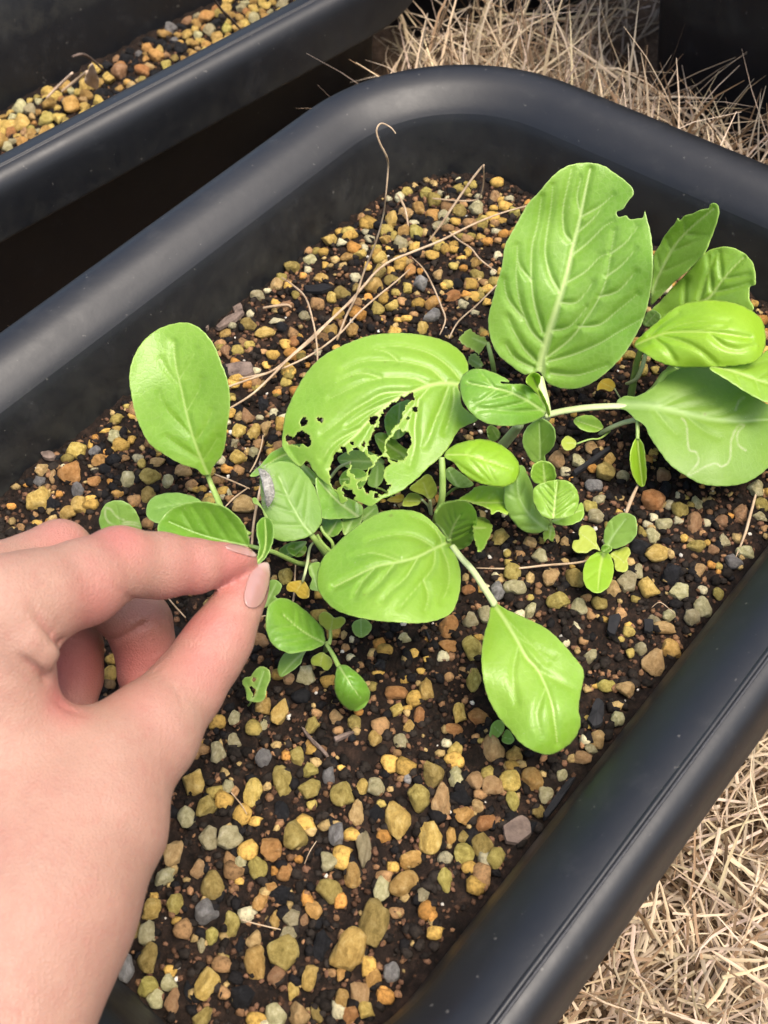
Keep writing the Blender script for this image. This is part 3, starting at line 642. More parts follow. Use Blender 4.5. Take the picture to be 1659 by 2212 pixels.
    for q in hs: tn = np.maximum(tn, np.exp(-(segdist(V2, q, True)[0] / 3.5) ** 2))
    if rag: tn = np.maximum(tn, .6 * np.exp(-(de / 3) ** 2))
    fattr(o, 'torn', tn)
    mi = np.zeros(len(V2))
    for mn in mines:
        dv, _ = segdist(V2, resample(catmull(P2(fr, mn), 4), 4)); mi = np.maximum(mi, np.clip(1.4 - dv / 2.3, 0, 1))
    fattr(o, 'mine', mi)
    s = o.modifiers.new('thickness', 'SOLIDIFY'); s.thickness = .00016; s.offset = -1
    if label: o['label'] = label
    return o
def stalk(parent, fr, pts, zs, wpx, mat='stem', name='petiole', flat=.8, n=6):
    """tube through measured points; zs heights; wpx widths (frame units)"""
    q = P2(fr, pts); k = FR[fr][2]; zs = np.interp(np.linspace(0, 1, len(q)), np.linspace(0, 1, len(zs)), zs)
    ws = np.interp(np.linspace(0, 1, len(q)), np.linspace(0, 1, len(wpx)), wpx)
    P = np.array([atz(x, y, z) for (x, y), z in zip(q, zs)]); d = np.array([proj(p)[2] for p in P])
    return tube(name, P, .5 * ws * k * d / FOC, M[mat], parent, 8, flat, n)
def plant(label, name='pak_choi_plant', cat='plant', group='leafy greens growing in the middle planter'):
    o = empty(name); tag(o, label, cat, group); return o

# --- 1: the largest rosette with the tall quilted leaf, the slug eaten leaf and the leaf reaching right
p = plant('largest pak choi with a tall quilted leaf and a slug-holed leaf')
leaf(p, 'C', '430,1170 360,1185 290,1140 220,1080 180,1000 165,900 185,800 210,710 240,600 255,500 290,430 340,340 380,270 430,220 480,160 540,100 610,65 700,55 780,70 840,110 890,145 935,190 940,225 905,270 888,300 852,318 862,345 900,336 922,356 970,352 992,345 1002,312 1012,350 1035,440 1045,560 1040,680 1020,800 990,900 940,1000 880,1090 800,1170 720,1230 640,1260 560,1260 490,1235 460,1200',
     '440,1215 450,1120 480,1000 520,870 560,740 590,640 620,500 650,380 670,280 690,180 710,90', .022, .080, 'quilted', roll=-4, cup=.006, arch=.004, quilt=.0012, wav=.0022, mw=(13, 2.2), vw=2.9, vstr=.8, wavf=120,
     label='tall quilted glossy leaf with a bite out of its right edge',
     veins=['470,1030 400,960 360,880 330,780 315,660 320,560', '455,960 410,800 395,650 400,500 430,380 450,240', '545,740 500,660 470,540 480,420 500,300 510,180', '605,470 570,420 565,300 590,180 610,90',
            '415,1110 350,1040 300,950 270,880', '405,1150 310,1100 260,1030', '485,1090 600,1000 680,900 760,770 800,660 820,540 840,420', '490,1115 620,1080 760,1020 860,960 1000,880', '650,930 760,920 850,850 960,760',
            '760,770 860,740 950,640', '575,700 680,640 760,560 800,545', '620,545 700,480 780,400 830,370', '668,340 760,290 830,230', '500,1180 640,1190 800,1140', '545,800 640,800 720,700', '510,950 600,930 690,830', '800,660 880,600 950,520', '350,880 270,780 250,680', '395,680 330,600 320,500', '660,330 640,240 660,140', '640,430 720,360 770,300', '820,540 900,480 960,400'])
leaf(p, 'B', '1140,400 1195,330 1190,260 1150,200 1080,150 1000,120 900,100 800,92 700,95 600,110 500,145 400,190 320,240 250,310 190,400 140,500 110,580 95,680 92,760 112,800 150,850 200,885 240,850 270,900 310,950 370,1000 392,1022 420,1050 440,1105 500,1082 560,1100 620,1120 680,1080 730,1060 800,1030 850,990 900,950 960,890 1020,840 1080,770 1120,700 1150,660 1200,635 1255,605 1200,560 1160,520 1150,450',
     '1150,400 1060,390 960,405 860,445 760,490 680,550 600,620 540,690 470,750 410,820 380,900', .034, .030, 'leaf', roll=14, cup=-.004, arch=.006, quilt=.0011, wav=.0016, mw=(7, 2.2), vw=2.5, wavf=130, step=3.0,
     label='yellow-green leaf riddled with ragged slug holes',
     veins=['1060,385 980,310 880,275 780,260 680,255 560,265 460,310', '960,400 880,365 780,355 680,360 580,385 480,430 380,480', '1150,370 1090,300 1000,230 900,190 780,170 660,180', '860,445 700,450 600,500 500,560 400,640 330,690', '1080,410 1040,520 1000,610 970,700 940,760',
            '970,410 900,490 840,560 780,640', '680,560 640,660 600,760 540,840 500,900', '560,660 440,720 380,770 330,840', '1110,420 1110,500 1090,590 1060,680', '780,260 720,210 640,190', '680,360 560,330 440,370', '900,490 880,640 880,760 850,880', '760,490 600,560 480,640'],
     holes=['850,480 800,490 740,530 690,580 670,640 640,690 620,760 650,790 700,770 710,720 760,640 800,590 810,540 850,510', '615,600 640,588 655,605 640,630 620,625', '770,680 820,690 850,720 840,770 810,830 750,840 730,800 720,750 750,720', '500,810 550,790 590,830 610,870 580,930 540,940 510,900',
            '384,960 388,880 420,820 470,800 490,850 480,900 460,960 420,1000 402,1008', '600,960 640,880 690,850 720,880 690,930 700,970 725,1000 690,1040 640,1020 610,1030 580,990', '445,772 465,770 462,792 447,790', '500,740 515,742 512,756 500,754', '570,745 584,742 582,768 572,765', '455,1015 495,1020 520,1060 500,1085 465,1060',
            '200,625 228,598 235,610 214,642', '300,595 330,600 328,622 308,618', '120,712 160,705 200,680 240,700 244,745 200,755 140,750',
            '655,800 675,790 680,815 660,820', '700,690 717,680 720,705 702,708', '868,540 887,530 892,552 874,558', '828,595 844,588 848,606 833,609', '468,960 487,950 490,982 472,984', '543,985 564,976 568,1005 548,1010', '638,1050 657,1044 662,1066 644,1070', ])
leaf(p, 'B', '1145,400 1160,350 1200,315 1260,303 1330,320 1390,345 1436,372 1440,385 1392,378 1400,392 1480,395 1540,400 1590,440 1640,500 1662,560 1640,590 1580,620 1500,640 1420,645 1330,635 1260,605 1200,550 1160,480',
     '1660,570 1560,500 1460,450 1400,430 1300,410 1200,390', .030, .046, 'deep', roll=10, cup=-.003, arch=.006, quilt=.0013, wav=.001, nv=4, vw=2.4, mw=(4, 2), vstr=.6, label='small puckered leaf arching over the rosette')
leaf(p, 'C', '368,1225 380,1190 412,1176 440,1190 444,1222 432,1250 462,1300 492,1380 488,1410 455,1330 420,1280 392,1250', '485,1400 440,1290 405,1200', .022, .040, 'lime', fold=.004, nv=0, mw=(3, 1.5), label='young leaf still rolled into a curl')
leaf(p, 'V', '-60,1040 0,1045 60,1020 120,980 170,920 210,855 330,830 500,860 660,960 800,1080 900,1110 980,1180 990,1300 930,1420 828,1490 780,1530 680,1585 550,1603 420,1590 320,1540 220,1470 150,1380 90,1290 60,1225 0,1185 -50,1135 -110,1110 -110,1070',
     '-120,1090 -40,1095 100,1105 220,1130 350,1160 500,1190 650,1200 800,1190 930,1190', .020, .016, 'blue', roll=-8, cup=-.003, arch=.007, quilt=.0008, wav=.0014, mw=(13, 2), vw=2.6, vstr=.5, label='broad dull green leaf with pale leaf-miner trails',
     veins=['220,1130 350,1110 500,1090', '150,1115 280,1050 420,1000', '120,1120 200,1220 260,1280', '420,1175 560,1150 680,1060', '300,1150 420,1250 520,1300'],
     mines=['290,1180 320,1220 335,1370 380,1390 395,1450 330,1535', '345,1535 420,1490 500,1460 540,1480 590,1440 600,1320 640,1230 680,1225 640,1270 640,1340 690,1380', '625,1130 650,1070 680,1050'])
stalk(p, 'C', '470,1405 560,1382 700,1362 850,1355 960,1365', [.016, .020, .021], [46, 46, 42], 'palestem', flat=.6)
stalk(p, 'B', '1500,640 1460,690 1400,760 1360,800', [.022, .012, -.002], [60, 72, 78], 'palestem', 'main_stem')
stalk(p, 'C', '440,1200 452,1260 470,1330 480,1410 450,1440', [.022, .018, .010], [52, 50, 46], 'palestem', flat=.7)
stalk(p, 'B', '1150,400 1260,440 1420,520 1560,600', [.034, .030, .018], [44, 48, 50], 'palestem', flat=.6)
leaf(p, 'B', '1310,660 1340,640 1385,680 1380,720 1340,735 1315,710', '1380,725 1340,660', .006, .012, 'blue', nv=0, mw=(2, 1))

# --- 2: plant crowded against the right end wall
p = plant('pak choi crowded against the right end wall, yellow-green leaf curling in front')
leaf(p, 'C', '1030,790 1040,640 1050,545 1072,510 1110,440 1160,380 1178,350 1188,362 1215,338 1260,325 1300,305 1340,300 1346,280 1366,270 1392,284 1396,330 1380,390 1350,470 1320,540 1280,580 1220,640 1160,690 1100,750 1040,810', '1030,780 1080,650 1160,500 1250,400 1370,300', .024, .062, 'leaf', roll=-12, cup=.004, wav=.002, nv=4, mw=(4, 2), vstr=.5, label='narrow leaf with a nibbled top edge')
leaf(p, 'C', '1080,800 1140,730 1220,650 1290,570 1350,520 1440,503 1510,525 1560,565 1585,610 1592,700 1562,718 1560,780 1575,845 1400,850 1200,860 1080,890 1020,870 1050,825', '1200,880 1280,810 1350,770 1410,690 1470,620 1530,560', .026, .050, 'leaf', roll=-16, cup=.003, wav=.002, quilt=.0013, nv=4, vstr=.5)
leaf(p, 'C', '945,1030 990,970 1060,910 1130,850 1200,810 1290,792 1400,790 1500,810 1580,850 1630,900 1647,980 1640,1050 1600,1110 1520,1135 1400,1145 1280,1147 1170,1145 1080,1120 1010,1080', '955,1025 1050,985 1150,960 1350,960 1560,990', .036, .044, 'lime', roll=-16, cup=-.007, arch=.006, quilt=.0011, wav=.0018, mw=(3, 1.5), vw=2.2, vstr=.45, label='bright lime leaf curling forward',
     veins=['1060,985 1160,930 1300,900 1450,900', '1090,980 1200,1010 1300,1060 1380,1130', '1150,960 1280,950 1420,930', '1050,990 1120,1050 1160,1110', '1010,1005 1080,930 1180,860', '1350,970 1420,1030 1500,1050 1580,1030'])
leaf(p, 'C', '1345,1150 1430,1145 1520,1130 1600,1100 1659,1055 1740,1070 1790,1150 1780,1270 1720,1340 1659,1337 1560,1290 1450,1220', '1350,1130 1480,1170 1620,1220 1760,1260', .040, .034, 'leaf', roll=8, cup=-.003, wav=.001, nv=3, vstr=.4)
leaf(p, 'C', '985,905 1020,850 1060,845 1088,880 1060,925 1010,930', '1000,925 1060,860', .026, .032, 'blue', nv=0, mw=(2, 1))
stalk(p, 'C', '985,1040 960,1120 945,1200 928,1300', [.034, .020, .004], [30, 36, 40], 'stem')
stalk(p, 'C', '1005,1080 985,1150 955,1210 905,1235', [.034, .022, .010], [24, 26, 20], 'palestem')
stalk(p, 'C', '1180,1140 1110,1180 1050,1260 960,1330 900,1360', [.036, .022, .004], [44, 40, 36], 'stem')
stalk(p, 'C', '960,1425 880,1445 800,1480 740,1520', [.016, .010, -.002], [36, 32, 30], 'palestem')
leaf(p, 'E', '1015,90 1045,130 1055,200 1060,280 1050,325 1025,330 990,270 978,190 990,130', '1015,92 1025,200 1040,325', .018, .004, 'lime', fold=.003, nv=0, mw=(3, 1.5), label='narrow drooping leaf')
stalk(p, 'E', '1012,-40 1016,40 1016,100', [.022, .018], [22, 20], 'stem')

# --- 3: seedling with clover-like leaves under the right rosette
p = plant('pale seedling with round cotyledons below the right end plant', 'seedling', 'seedling')
leaf(p, 'E', '640,115 660,85 690,90 716,120 690,150 655,150', '716,122 650,115', .007, .009, 'yellow', nv=0, mw=(2, 1))
leaf(p, 'E', '700,10 730,-15 790,-18 830,10 846,45 800,65 740,52', '840,50 720,10', .009, .012, 'leaf', nv=0, mw=(2, 1))
leaf(p, 'C', '745,1270 760,1225 800,1205 838,1225 842,1258 815,1275 775,1262', '842,1262 765,1225', .008, .011, 'goldl', nv=0, mw=(2, 1))
stalk(p, 'E', '715,122 780,100 830,95 880,60', [.008, .009, .004], [10, 10], 'stem'); stalk(p, 'C', '840,1260 870,1310 900,1340', [.008, 0], [10, 10], 'palestem')

# --- 4: centre front plant
p = plant('pak choi in the centre front with one large round bright leaf')
leaf(p, 'B', '1090,1330 1120,1400 1150,1500 1150,1600 1130,1690 1090,1760 1000,1800 900,1815 780,1810 650,1800 500,1770 400,1730 330,1660 298,1590 305,1500 340,1420 400,1360 470,1290 560,1220 640,1170 740,1143 850,1145 930,1170 1000,1230 1050,1290',
     '1088,1330 1000,1370 900,1420 800,1450 650,1480 500,1550 400,1600', .040, .044, 'leaf', roll=-6, cup=-.005, arch=.005, quilt=.0010, wav=.0016, mw=(4.5, 1.8), vw=2.3, wavf=120, vstr=.6, label='large round bright leaf',
     veins=['1000,1370 900,1310 800,1290 700,1300 600,1330', '1000,1385 990,1480 930,1560 860,1640 790,1720', '900,1420 830,1540 740,1620 690,1680', '1045,1345 1010,1270 940,1210 850,1180', '800,1450 640,1400 520,1420', '1040,1370 1080,1480 1080,1590 1040,1690', '650,1480 560,1580 520,1660', '930,1560 960,1650 940,1740', '760,1460 680,1560 600,1640'])
leaf(p, 'B', '1010,1220 1000,1170 1040,1110 1110,1090 1180,1090 1230,1130 1250,1190 1240,1270 1215,1340 1160,1375 1110,1370 1085,1320 1050,1260', '1082,1320 1110,1240 1150,1170', .040, .054, 'deep', roll=20, cup=.004, quilt=.0012, wav=.0012, nv=4, vw=2.2, label='small crinkled leaf')
leaf(p, 'B', '1240,1190 1300,1190 1340,1240 1320,1310 1270,1390 1240,1340 1225,1260', '1230,1250 1300,1250', .030, .020, 'leaf', nv=2, rag=.8)
leaf(p, 'E', '300,905 370,940 450,975 560,1030 640,1100 700,1170 745,1230 750,1280 735,1350 725,1430 735,1500 710,1570 660,1620 590,1655 520,1645 440,1600 390,1540 330,1470 280,1380 255,1290 245,1180 255,1080 280,990', '305,908 360,990 420,1090 470,1180 530,1250 590,1400 620,1600', .026, .022, 'leaf', roll=6, cup=-.004, arch=.008, quilt=.0007, wav=.0020, mw=(6, 1.2), vw=2.2, vstr=.4,
     label='smooth oval leaf hanging towards the near rim', veins=['370,990 470,1090 570,1200', '400,1060 480,1110 600,1170', '430,1110 400,1250 420,1400', '520,1240 640,1300 700,1330', '560,1330 520,1450 540,1560'])
stalk(p, 'E', '100,625 150,690 200,745 260,835 310,915', [.040, .038, .027], [34, 36, 38, 42], 'palestem', flat=.7)
stalk(p, 'B', '1040,830 1045,950 1040,1080 1010,1180 1000,1230', [.036, .030, .018, .0], [38, 42, 44], 'stem')
stalk(p, 'B', '1085,1325 1060,1280 1030,1240 1000,1230', [.040, .030, .0], [30, 36, 40], 'stem')
leaf(p, 'B', '1055,812 1100,765 1180,735 1280,722 1370,745 1440,790 1490,850 1503,910 1480,970 1420,1003 1330,1000 1230,970 1160,920 1110,860 1070,840', '1052,818 1180,815 1300,850 1450,900', .036, .034, 'lime', roll=-4, cup=-.004, arch=.003, nv=3, vstr=.3, mw=(3, 1.5), label='oval lime leaf below the eaten leaf')
leaf(p, 'B', '1120,1095 1200,1040 1260,1000 1420,1010 1440,1100 1430,1172 1380,1152 1335,1168 1320,1135 1240,1108 1180,1092', '1120,1092 1200,1098 1300,1100 1420,1100', .020, .018, 'lime', rag=.5, nv=3, mw=(4, 2), label='half-eaten leaf')

# --- 5: yellowing seedlings between the eaten leaf and the round leaf
p = plant('yellowing seedling between the eaten leaf and the round leaf', 'seedling', 'seedling')
leaf(p, 'B', '850,1020 900,970 960,930 1000,980 1012,1040 970,1085 940,1060', '965,1080 930,980', .012, .020, 'yellow', nv=2, mw=(3, 1.5))
leaf(p, 'B', '806,1112 828,1060 870,1040 930,1070 900,1110 840,1122', '950,1090 830,1090', .010, .014, 'yellow', nv=0, mw=(2, 1))
leaf(p, 'B', '715,1082 800,1048 816,1085 770,1098', '815,1080 730,1080', .010, .012, 'goldl', nv=0, mw=(2, 1))
stalk(p, 'B', '920,1080 960,1120 975,1170', [.012, .0], [18, 22], 'palestem'); stalk(p, 'B', '970,1085 975,1130 975,1170', [.012, .0], [18, 22], 'palestem')
p = plant('bluish seedling leaves in the shade under the holey leaf', 'seedling', 'seedling')
leaf(p, 'B', '1060,930 1080,890 1120,900 1230,990 1150,1012 1090,980', '1140,1010 1080,910', .012, .016, 'blue', nv=2)
leaf(p, 'B', '600,960 640,880 690,870 700,940 660,1005 610,1000', '650,1010 660,880', .004, .005, 'blue', nv=2)
leaf(p, 'B', '420,840 500,790 620,800 700,860 620,900 500,900', '700,860 440,850', .003, .004, 'blue', nv=2)
leaf(p, 'B', '700,600 760,520 850,490 870,560 840,660 780,720 720,700', '780,720 790,510', .014, .016, 'deep', nv=2)
leaf(p, 'B', '640,700 720,690 800,760 850,800 800,850 700,820', '830,830 660,720', .008, .010, 'leaf', nv=2)
leaf(p, 'B', '430,960 480,900 560,900 600,950 560,1010 470,1020', '590,960 440,960', .006, .008, 'deep', nv=2)
stalk(p, 'B', '380,950 430,890 500,860', [.004, .012], [22, 20], 'palestem'); stalk(p, 'B', '1060,1060 1110,1020 1140,1005', [.0, .012], [22, 20], 'stem')
stalk(p, 'B', '650,1010 700,1030 760,1080', [.010, 0], [16, 18], 'stem')

# --- 6: plant right of centre with the two small puckered leaves
p = plant('small rosette with glossy puckered young leaves right of the round leaf')
leaf(p, 'E', '360,430 355,360 370,290 410,240 450,230 480,290 500,340 510,430 550,480 585,510 560,550 500,565 440,545 390,490', '560,540 480,470 430,380 420,270', .010, .026, 'blue', roll=-8, cup=-.003, nv=3, vstr=.35, label='matt blue-green oval leaf')
leaf(p, 'E', '450,120 460,60 500,15 550,0 600,40 610,100 590,150 560,180 560,215 530,225 505,215 480,190', '535,222 535,140 530,20', .012, .028, 'blue', fold=.003, cup=.002, nv=2, mw=(4, 2), label='folded bluish leaf with a shiny midrib')
leaf(p, 'E', '490,280 500,230 540,208 590,220 612,270 600,310 540,320 505,310', '560,325 550,220', .026, .034, 'leaf', cup=.003, quilt=.0012, nv=3)
leaf(p, 'E', '500,400 505,340 560,310 620,300 680,310 720,360 725,420 700,470 640,490 570,490 530,460', '600,490 610,400 620,310', .024, .030, 'leaf', cup=-.003, quilt=.0018, wav=.0016, nv=4, vw=2.4, wavf=40, label='glossy puckered young leaf')
leaf(p, 'E', '590,500 700,450 738,410 752,460 735,500 660,525', '600,500 740,450', .014, .016, 'leaf', nv=2)
leaf(p, 'E', '550,560 590,525 610,560 595,605 572,590 555,605', '590,530 580,600', .010, .006, 'leaf', nv=0, rag=.6)
stalk(p, 'E', '540,210 545,330 575,480 585,560', [.014, .016, .010, -.002], [26, 30, 30], 'stem')
stalk(p, 'E', '560,540 580,560 585,585', [.010, -.002], [26, 30], 'stem')

# --- 7: free standing seedling to the right
p = plant('free-standing pale seedling with two round leaves and two notched cotyledons at the right', 'seedling', 'seedling')
leaf(p, 'E', '850,610 850,560 870,510 910,475 950,462 1000,480 1013,530 1005,580 960,620 900,640 870,630', '862,640 900,570 960,490', .008, .016, 'blue', nv=2, vstr=.3, label='larger round leaf')
leaf(p, 'E', '820,655 870,660 895,710 895,770 870,830 820,858 775,840 750,800 748,740 770,690', '850,655 830,740 820,840', .009, .012, 'lime', nv=2, vstr=.4)
leaf(p, 'E', '832,650 800,640 760,660 710,655 693,630 700,600 728,592 725,550 745,525 785,530 810,560 815,610', '835,650 780,600 740,570', .007, .008, 'yellow', nv=0, mw=(2, 1), label='notched yellowish cotyledon')
leaf(p, 'E', '880,665 930,640 965,630 982,660 966,690 968,740 940,755 905,740 900,700', '885,662 930,690 950,710', .007, .008, 'yellow', nv=0, mw=(2, 1))
leaf(p, 'E', '835,640 850,622 880,625 888,645 865,660 842,658', '845,655 880,632', .011, .013, 'deep', nv=0, cup=.002, mw=(2, 1))
stalk(p, 'E', '862,655 864,662 866,672', [.009, -.002], [14, 16], 'stem', 'stem')

# --- 8: small plant below the thumb tip
p = plant('small plant in front with a dark oval leaf, yellow cotyledons and a shiny spoon leaf')
leaf(p, 'F', '785,690 740,720 680,745 600,760 510,775 430,750 370,710 330,650 305,560 310,450 330,380 380,335 440,320 520,345 600,400 660,450 720,510 770,570 785,630', '788,690 650,620 540,540 440,450', .018, .030, 'deep', roll=-10, cup=-.003, nv=4, vstr=.35, mw=(2.4, 1.2))
leaf(p, 'F', '640,740 610,790 590,850 540,900 480,940 430,965 400,920 410,850 450,780 500,765 570,750', '650,735 540,830 430,950', .012, .008, 'blue', nv=2, vstr=.3)
leaf(p, 'F', '830,592 790,570 742,530 738,470 770,435 820,445 860,480 920,475 950,490 945,530 900,570 850,580', '830,590 845,530 850,485', .016, .020, 'yellow', nv=0, mw=(2, 1), label='notched yellow cotyledon')
stalk(p, 'F', '830,585 832,640 820,700', [.016, .016], [30, 34], 'stem')
leaf(p, 'F', '760,765 700,790 670,830 690,870 750,880 780,910 820,905 845,860 840,820 800,785', '790,720 765,800 750,870', .014, .010, 'yellow', nv=0, mw=(2.4, 1), label='second notched cotyledon')
stalk(p, 'F', '800,700 850,780 890,860 915,900', [.016, .018, .018], [36, 40, 46], 'stem', flat=.7)
leaf(p, 'F', '890,880 950,865 1010,900 1070,950 1120,1010 1155,1090 1145,1160 1100,1220 1040,1245 980,1230 910,1170 870,1090 865,1000 875,930', '900,870 960,970 1020,1060 1080,1140', .018, .014, 'deep', cup=-.004, arch=.004, nv=3, vstr=.3, mw=(2.4, 1), label='shiny spoon-shaped leaf')
stalk(p, 'F', '805,690 800,720 790,760', [.016, -.002], [46, 40], 'stem', 'stem')
p = plant('tiny round grey-green seedling leaf under the round leaf', 'seedling', 'seedling')
leaf(p, 'F', '1005,560 1020,520 1060,495 1120,495 1168,540 1160,590 1120,630 1080,645 1030,620', '1080,500 1085,640', .010, .008, 'blue', nv=0, mw=(1.5, 1), rag=.3)
stalk(p, 'F', '1080,500 1090,470 1100,450', [.009, 0], [12, 14], 'stem')

# --- 9: seedling nibbled by insects beside the thumb
p = plant('nibbled bluish seedling beside the side of the thumb', 'seedling', 'seedling')
leaf(p, 'F', '180,960 220,900 280,880 330,910 340,980 310,1060 300,1130 260,1170 200,1170 150,1150 140,1080 110,1010 130,970', '180,1170 230,1080 290,920', .010, .016, 'blue', nv=2, holes=['195,972 222,978 218,996 200,995', '172,1060 200,1048 232,1100 205,1108 190,1132 185,1095'], rag=.4, vstr=.3)
stalk(p, 'F', '185,1165 170,1190 160,1200', [.010, 0], [16, 18], 'stem')

# --- 10: cotyledons between the pinched stem and the round leaf
p = plant('seedling with a golden heart-shaped cotyledon on a white stem', 'seedling', 'seedling')
leaf(p, 'F', '605,178 560,180 500,190 470,230 490,265 540,275 570,310 620,328 655,310 662,260 640,210', '612,175 575,240 555,275', .012, .010, 'goldl', nv=0, mw=(2, 1), label='golden heart-shaped cotyledon')
stalk(p, 'F', '605,185 625,110 645,20 660,-80 690,-130', [.012, .016, .010, .0], [26, 28, 26], 'palestem', 'stem')
leaf(p, 'F', '655,60 690,30 750,35 790,120 760,250 690,258 660,230 680,170 655,110', '660,40 700,150 720,240', .012, .014, 'blue', nv=2, vstr=.3)
leaf(p, 'F', '330,180 400,180 435,220 410,280 380,310 402,330 340,380 270,395 230,300', '300,380 350,280 390,200', .010, .014, 'blue', nv=2, vstr=.3)
leaf(p, 'R5', '1100,740 1150,690 1230,650 1330,640 1400,640 1370,700 1310,770 1230,810 1160,790', '1420,640 1280,720 1180,790', .014, .008, 'deep', nv=2)

# --- 11: plant with the broad matt leaf the grey fuzz lies on
p = plant('matt green plant whose broad leaf carries the grey fuzzy scrap')
leaf(p, 'A', '940,1090 960,1050 1010,1015 1090,1005 1160,1030 1220,1090 1270,1170 1300,1260 1310,1350 1280,1410 1230,1450 1150,1475 1080,1480 1020,1460 990,1400 960,1300 945,1200', '1275,1470 1190,1370 1130,1270 1090,1180 1050,1090', .024, .036, 'blue', roll=-6, cup=-.003, nv=4, vstr=.35, mw=(4, 1.2))
leaf(p, 'A', '880,1090 950,1020 1000,960 1060,925 1130,905 1200,905 1225,950 1200,1010 1235,1075 1180,1060 1100,1020 1010,1030 940,1085', '1230,1060 1120,960 960,1040', .016, .022, 'deep', nv=2, vstr=.3)
leaf(p, 'B', '290,960 350,955 420,1040 560,1110 560,1180 450,1195 330,1190 310,1100', '540,1180 420,1090 310,970', .016, .026, 'deep', nv=3, vstr=.3)
leaf(p, 'B', '450,1200 500,1130 560,1115 572,1180 540,1250 460,1290', '470,1290 540,1130', .014, .016, 'blue', nv=2, rag=.4, vstr=.3)
leaf(p, 'B', '565,1150 640,1108 662,1160 610,1200 570,1210', '570,1200 645,1130', .012, .014, 'blue', nv=0)
leaf(p, 'B', '330,1200 420,1190 455,1240 405,1300 345,1285', '360,1300 420,1210', .010, .014, 'deep', nv=2)
leaf(p, 'B', '120,1360 190,1335 240,1370 205,1420 140,1405', '235,1400 140,1370', .008, .012, 'deep', nv=2)
leaf(p, 'B', '200,870 260,900 330,980 300,1000 230,950', '210,880 310,985', .018, .020, 'leaf', nv=2, rag=.6)
stalk(p, 'A', '1200,1385 1260,1460 1320,1540 1350,1580', [.025, .022, .012, .004], [36, 40, 44], 'stem')
stalk(p, 'A', '1300,1390 1320,1430 1370,1490 1370,1560', [.016, .014, .006], [20, 22, 24], 'stem')
stalk(p, 'B', '300,1290 330,1340 380,1390 430,1430', [.016, .012, .004], [20, 24, 30], 'stem')

# --- 12: the plant the hand is picking from
p = plant('plant the fingers are picking, with a tall smooth spoon-shaped leaf')
leaf(p, 'A', '632,1090 600,1085 560,1050 480,1025 380,970 285,900 230,800 200,720 175,600 165,500 185,400 240,300 320,230 400,195 490,180 560,200 620,250 670,320 710,420 740,500 760,600 760,700 745,800 735,900 710,980 665,1035 648,1080', '632,1085 580,960 540,850 500,700 470,560 440,430 430,300', .026, .060, 'leaf', roll=5, cup=.004, arch=.003, quilt=.0007, wav=.0010, mw=(4.5, 1.2), vw=1.8, vstr=.35, mstr=.65, label='tall smooth spoon-shaped leaf',
     veins=['545,860 440,760 370,680 340,600', '600,1000 480,930 380,860', '505,710 560,620 600,520', '555,890 620,800 660,700', '470,560 400,480 350,400', '460,520 520,430 560,340', '600,1005 650,930 690,860'])
stalk(p, 'A', '622,1060 650,1140 685,1220 712,1285 770,1370 880,1440', [.026, .020, .020, .022, .022], [34, 44, 48, 46], 'stem', flat=.6)
leaf(p, 'A', '878,1505 862,1420 830,1360 780,1310 720,1270 640,1250 560,1245 480,1260 410,1290 360,1340 335,1390 340,1430 400,1480 520,1540 680,1560 820,1540', '880,1508 700,1470 560,1430 400,1365', .040, .046, 'deep', roll=10, fold=.006, cup=.003, nv=4, vstr=.25, mw=(3, 1), mstr=.4, label='dark leaf lying along the index finger')
leaf(p, 'A', '265,1290 290,1230 350,1200 430,1190 500,1200 560,1220 600,1260 560,1310 420,1385 340,1372 300,1360 270,1330', '590,1270 460,1260 320,1290', .022, .026, 'blue', roll=-10, nv=3, vstr=.2, mw=(2.5, 1), mstr=.4)
stalk(p, 'R5', '780,690 880,715 1050,760 1200,830 1320,880 1440,890', [.040, .040, .026, .012, .0], [50, 54, 60, 60], 'stem')
leaf(p, 'R5', '860,480 880,420 930,380 990,390 1035,450 1045,560 1020,680 970,790 900,870 830,905 800,908 850,850 880,760 890,680 865,580', '815,905 920,800 960,640 950,400', .050, .046, 'deep', fold=.004, nv=2, vstr=.25, label='small folded leaf held in the fingertips')
leaf(p, 'R5', '810,175 850,165 890,220 930,290 985,385 950,375 915,290 880,250 830,225', '960,370 840,185', .044, .040, 'blue', nv=0, mw=(2, 1), rag=.3)

# --- 13: seedling half hidden by the index finger
p = plant('mined round seedling leaf half hidden behind the index finger', 'seedling', 'seedling')
leaf(p, 'Z4', '810,750 815,690 840,620 880,580 940,562 1000,565 1060,595 1110,650 1140,720 1155,800 1100,860 950,870 850,830', '1000,870 980,760 950,600', .012, .020, 'blue', nv=0, mw=(1.5, 1), mstr=.2, mines=['860,620 860,690 890,740 950,765', '860,620 900,630 940,680 980,710 1010,720', '1000,745 1060,735 1130,750', '990,765 1070,755 1140,775'])
stalk(p, 'Z4', '1000,868 1010,900 1020,930', [.012, 0], [20, 22], 'stem')

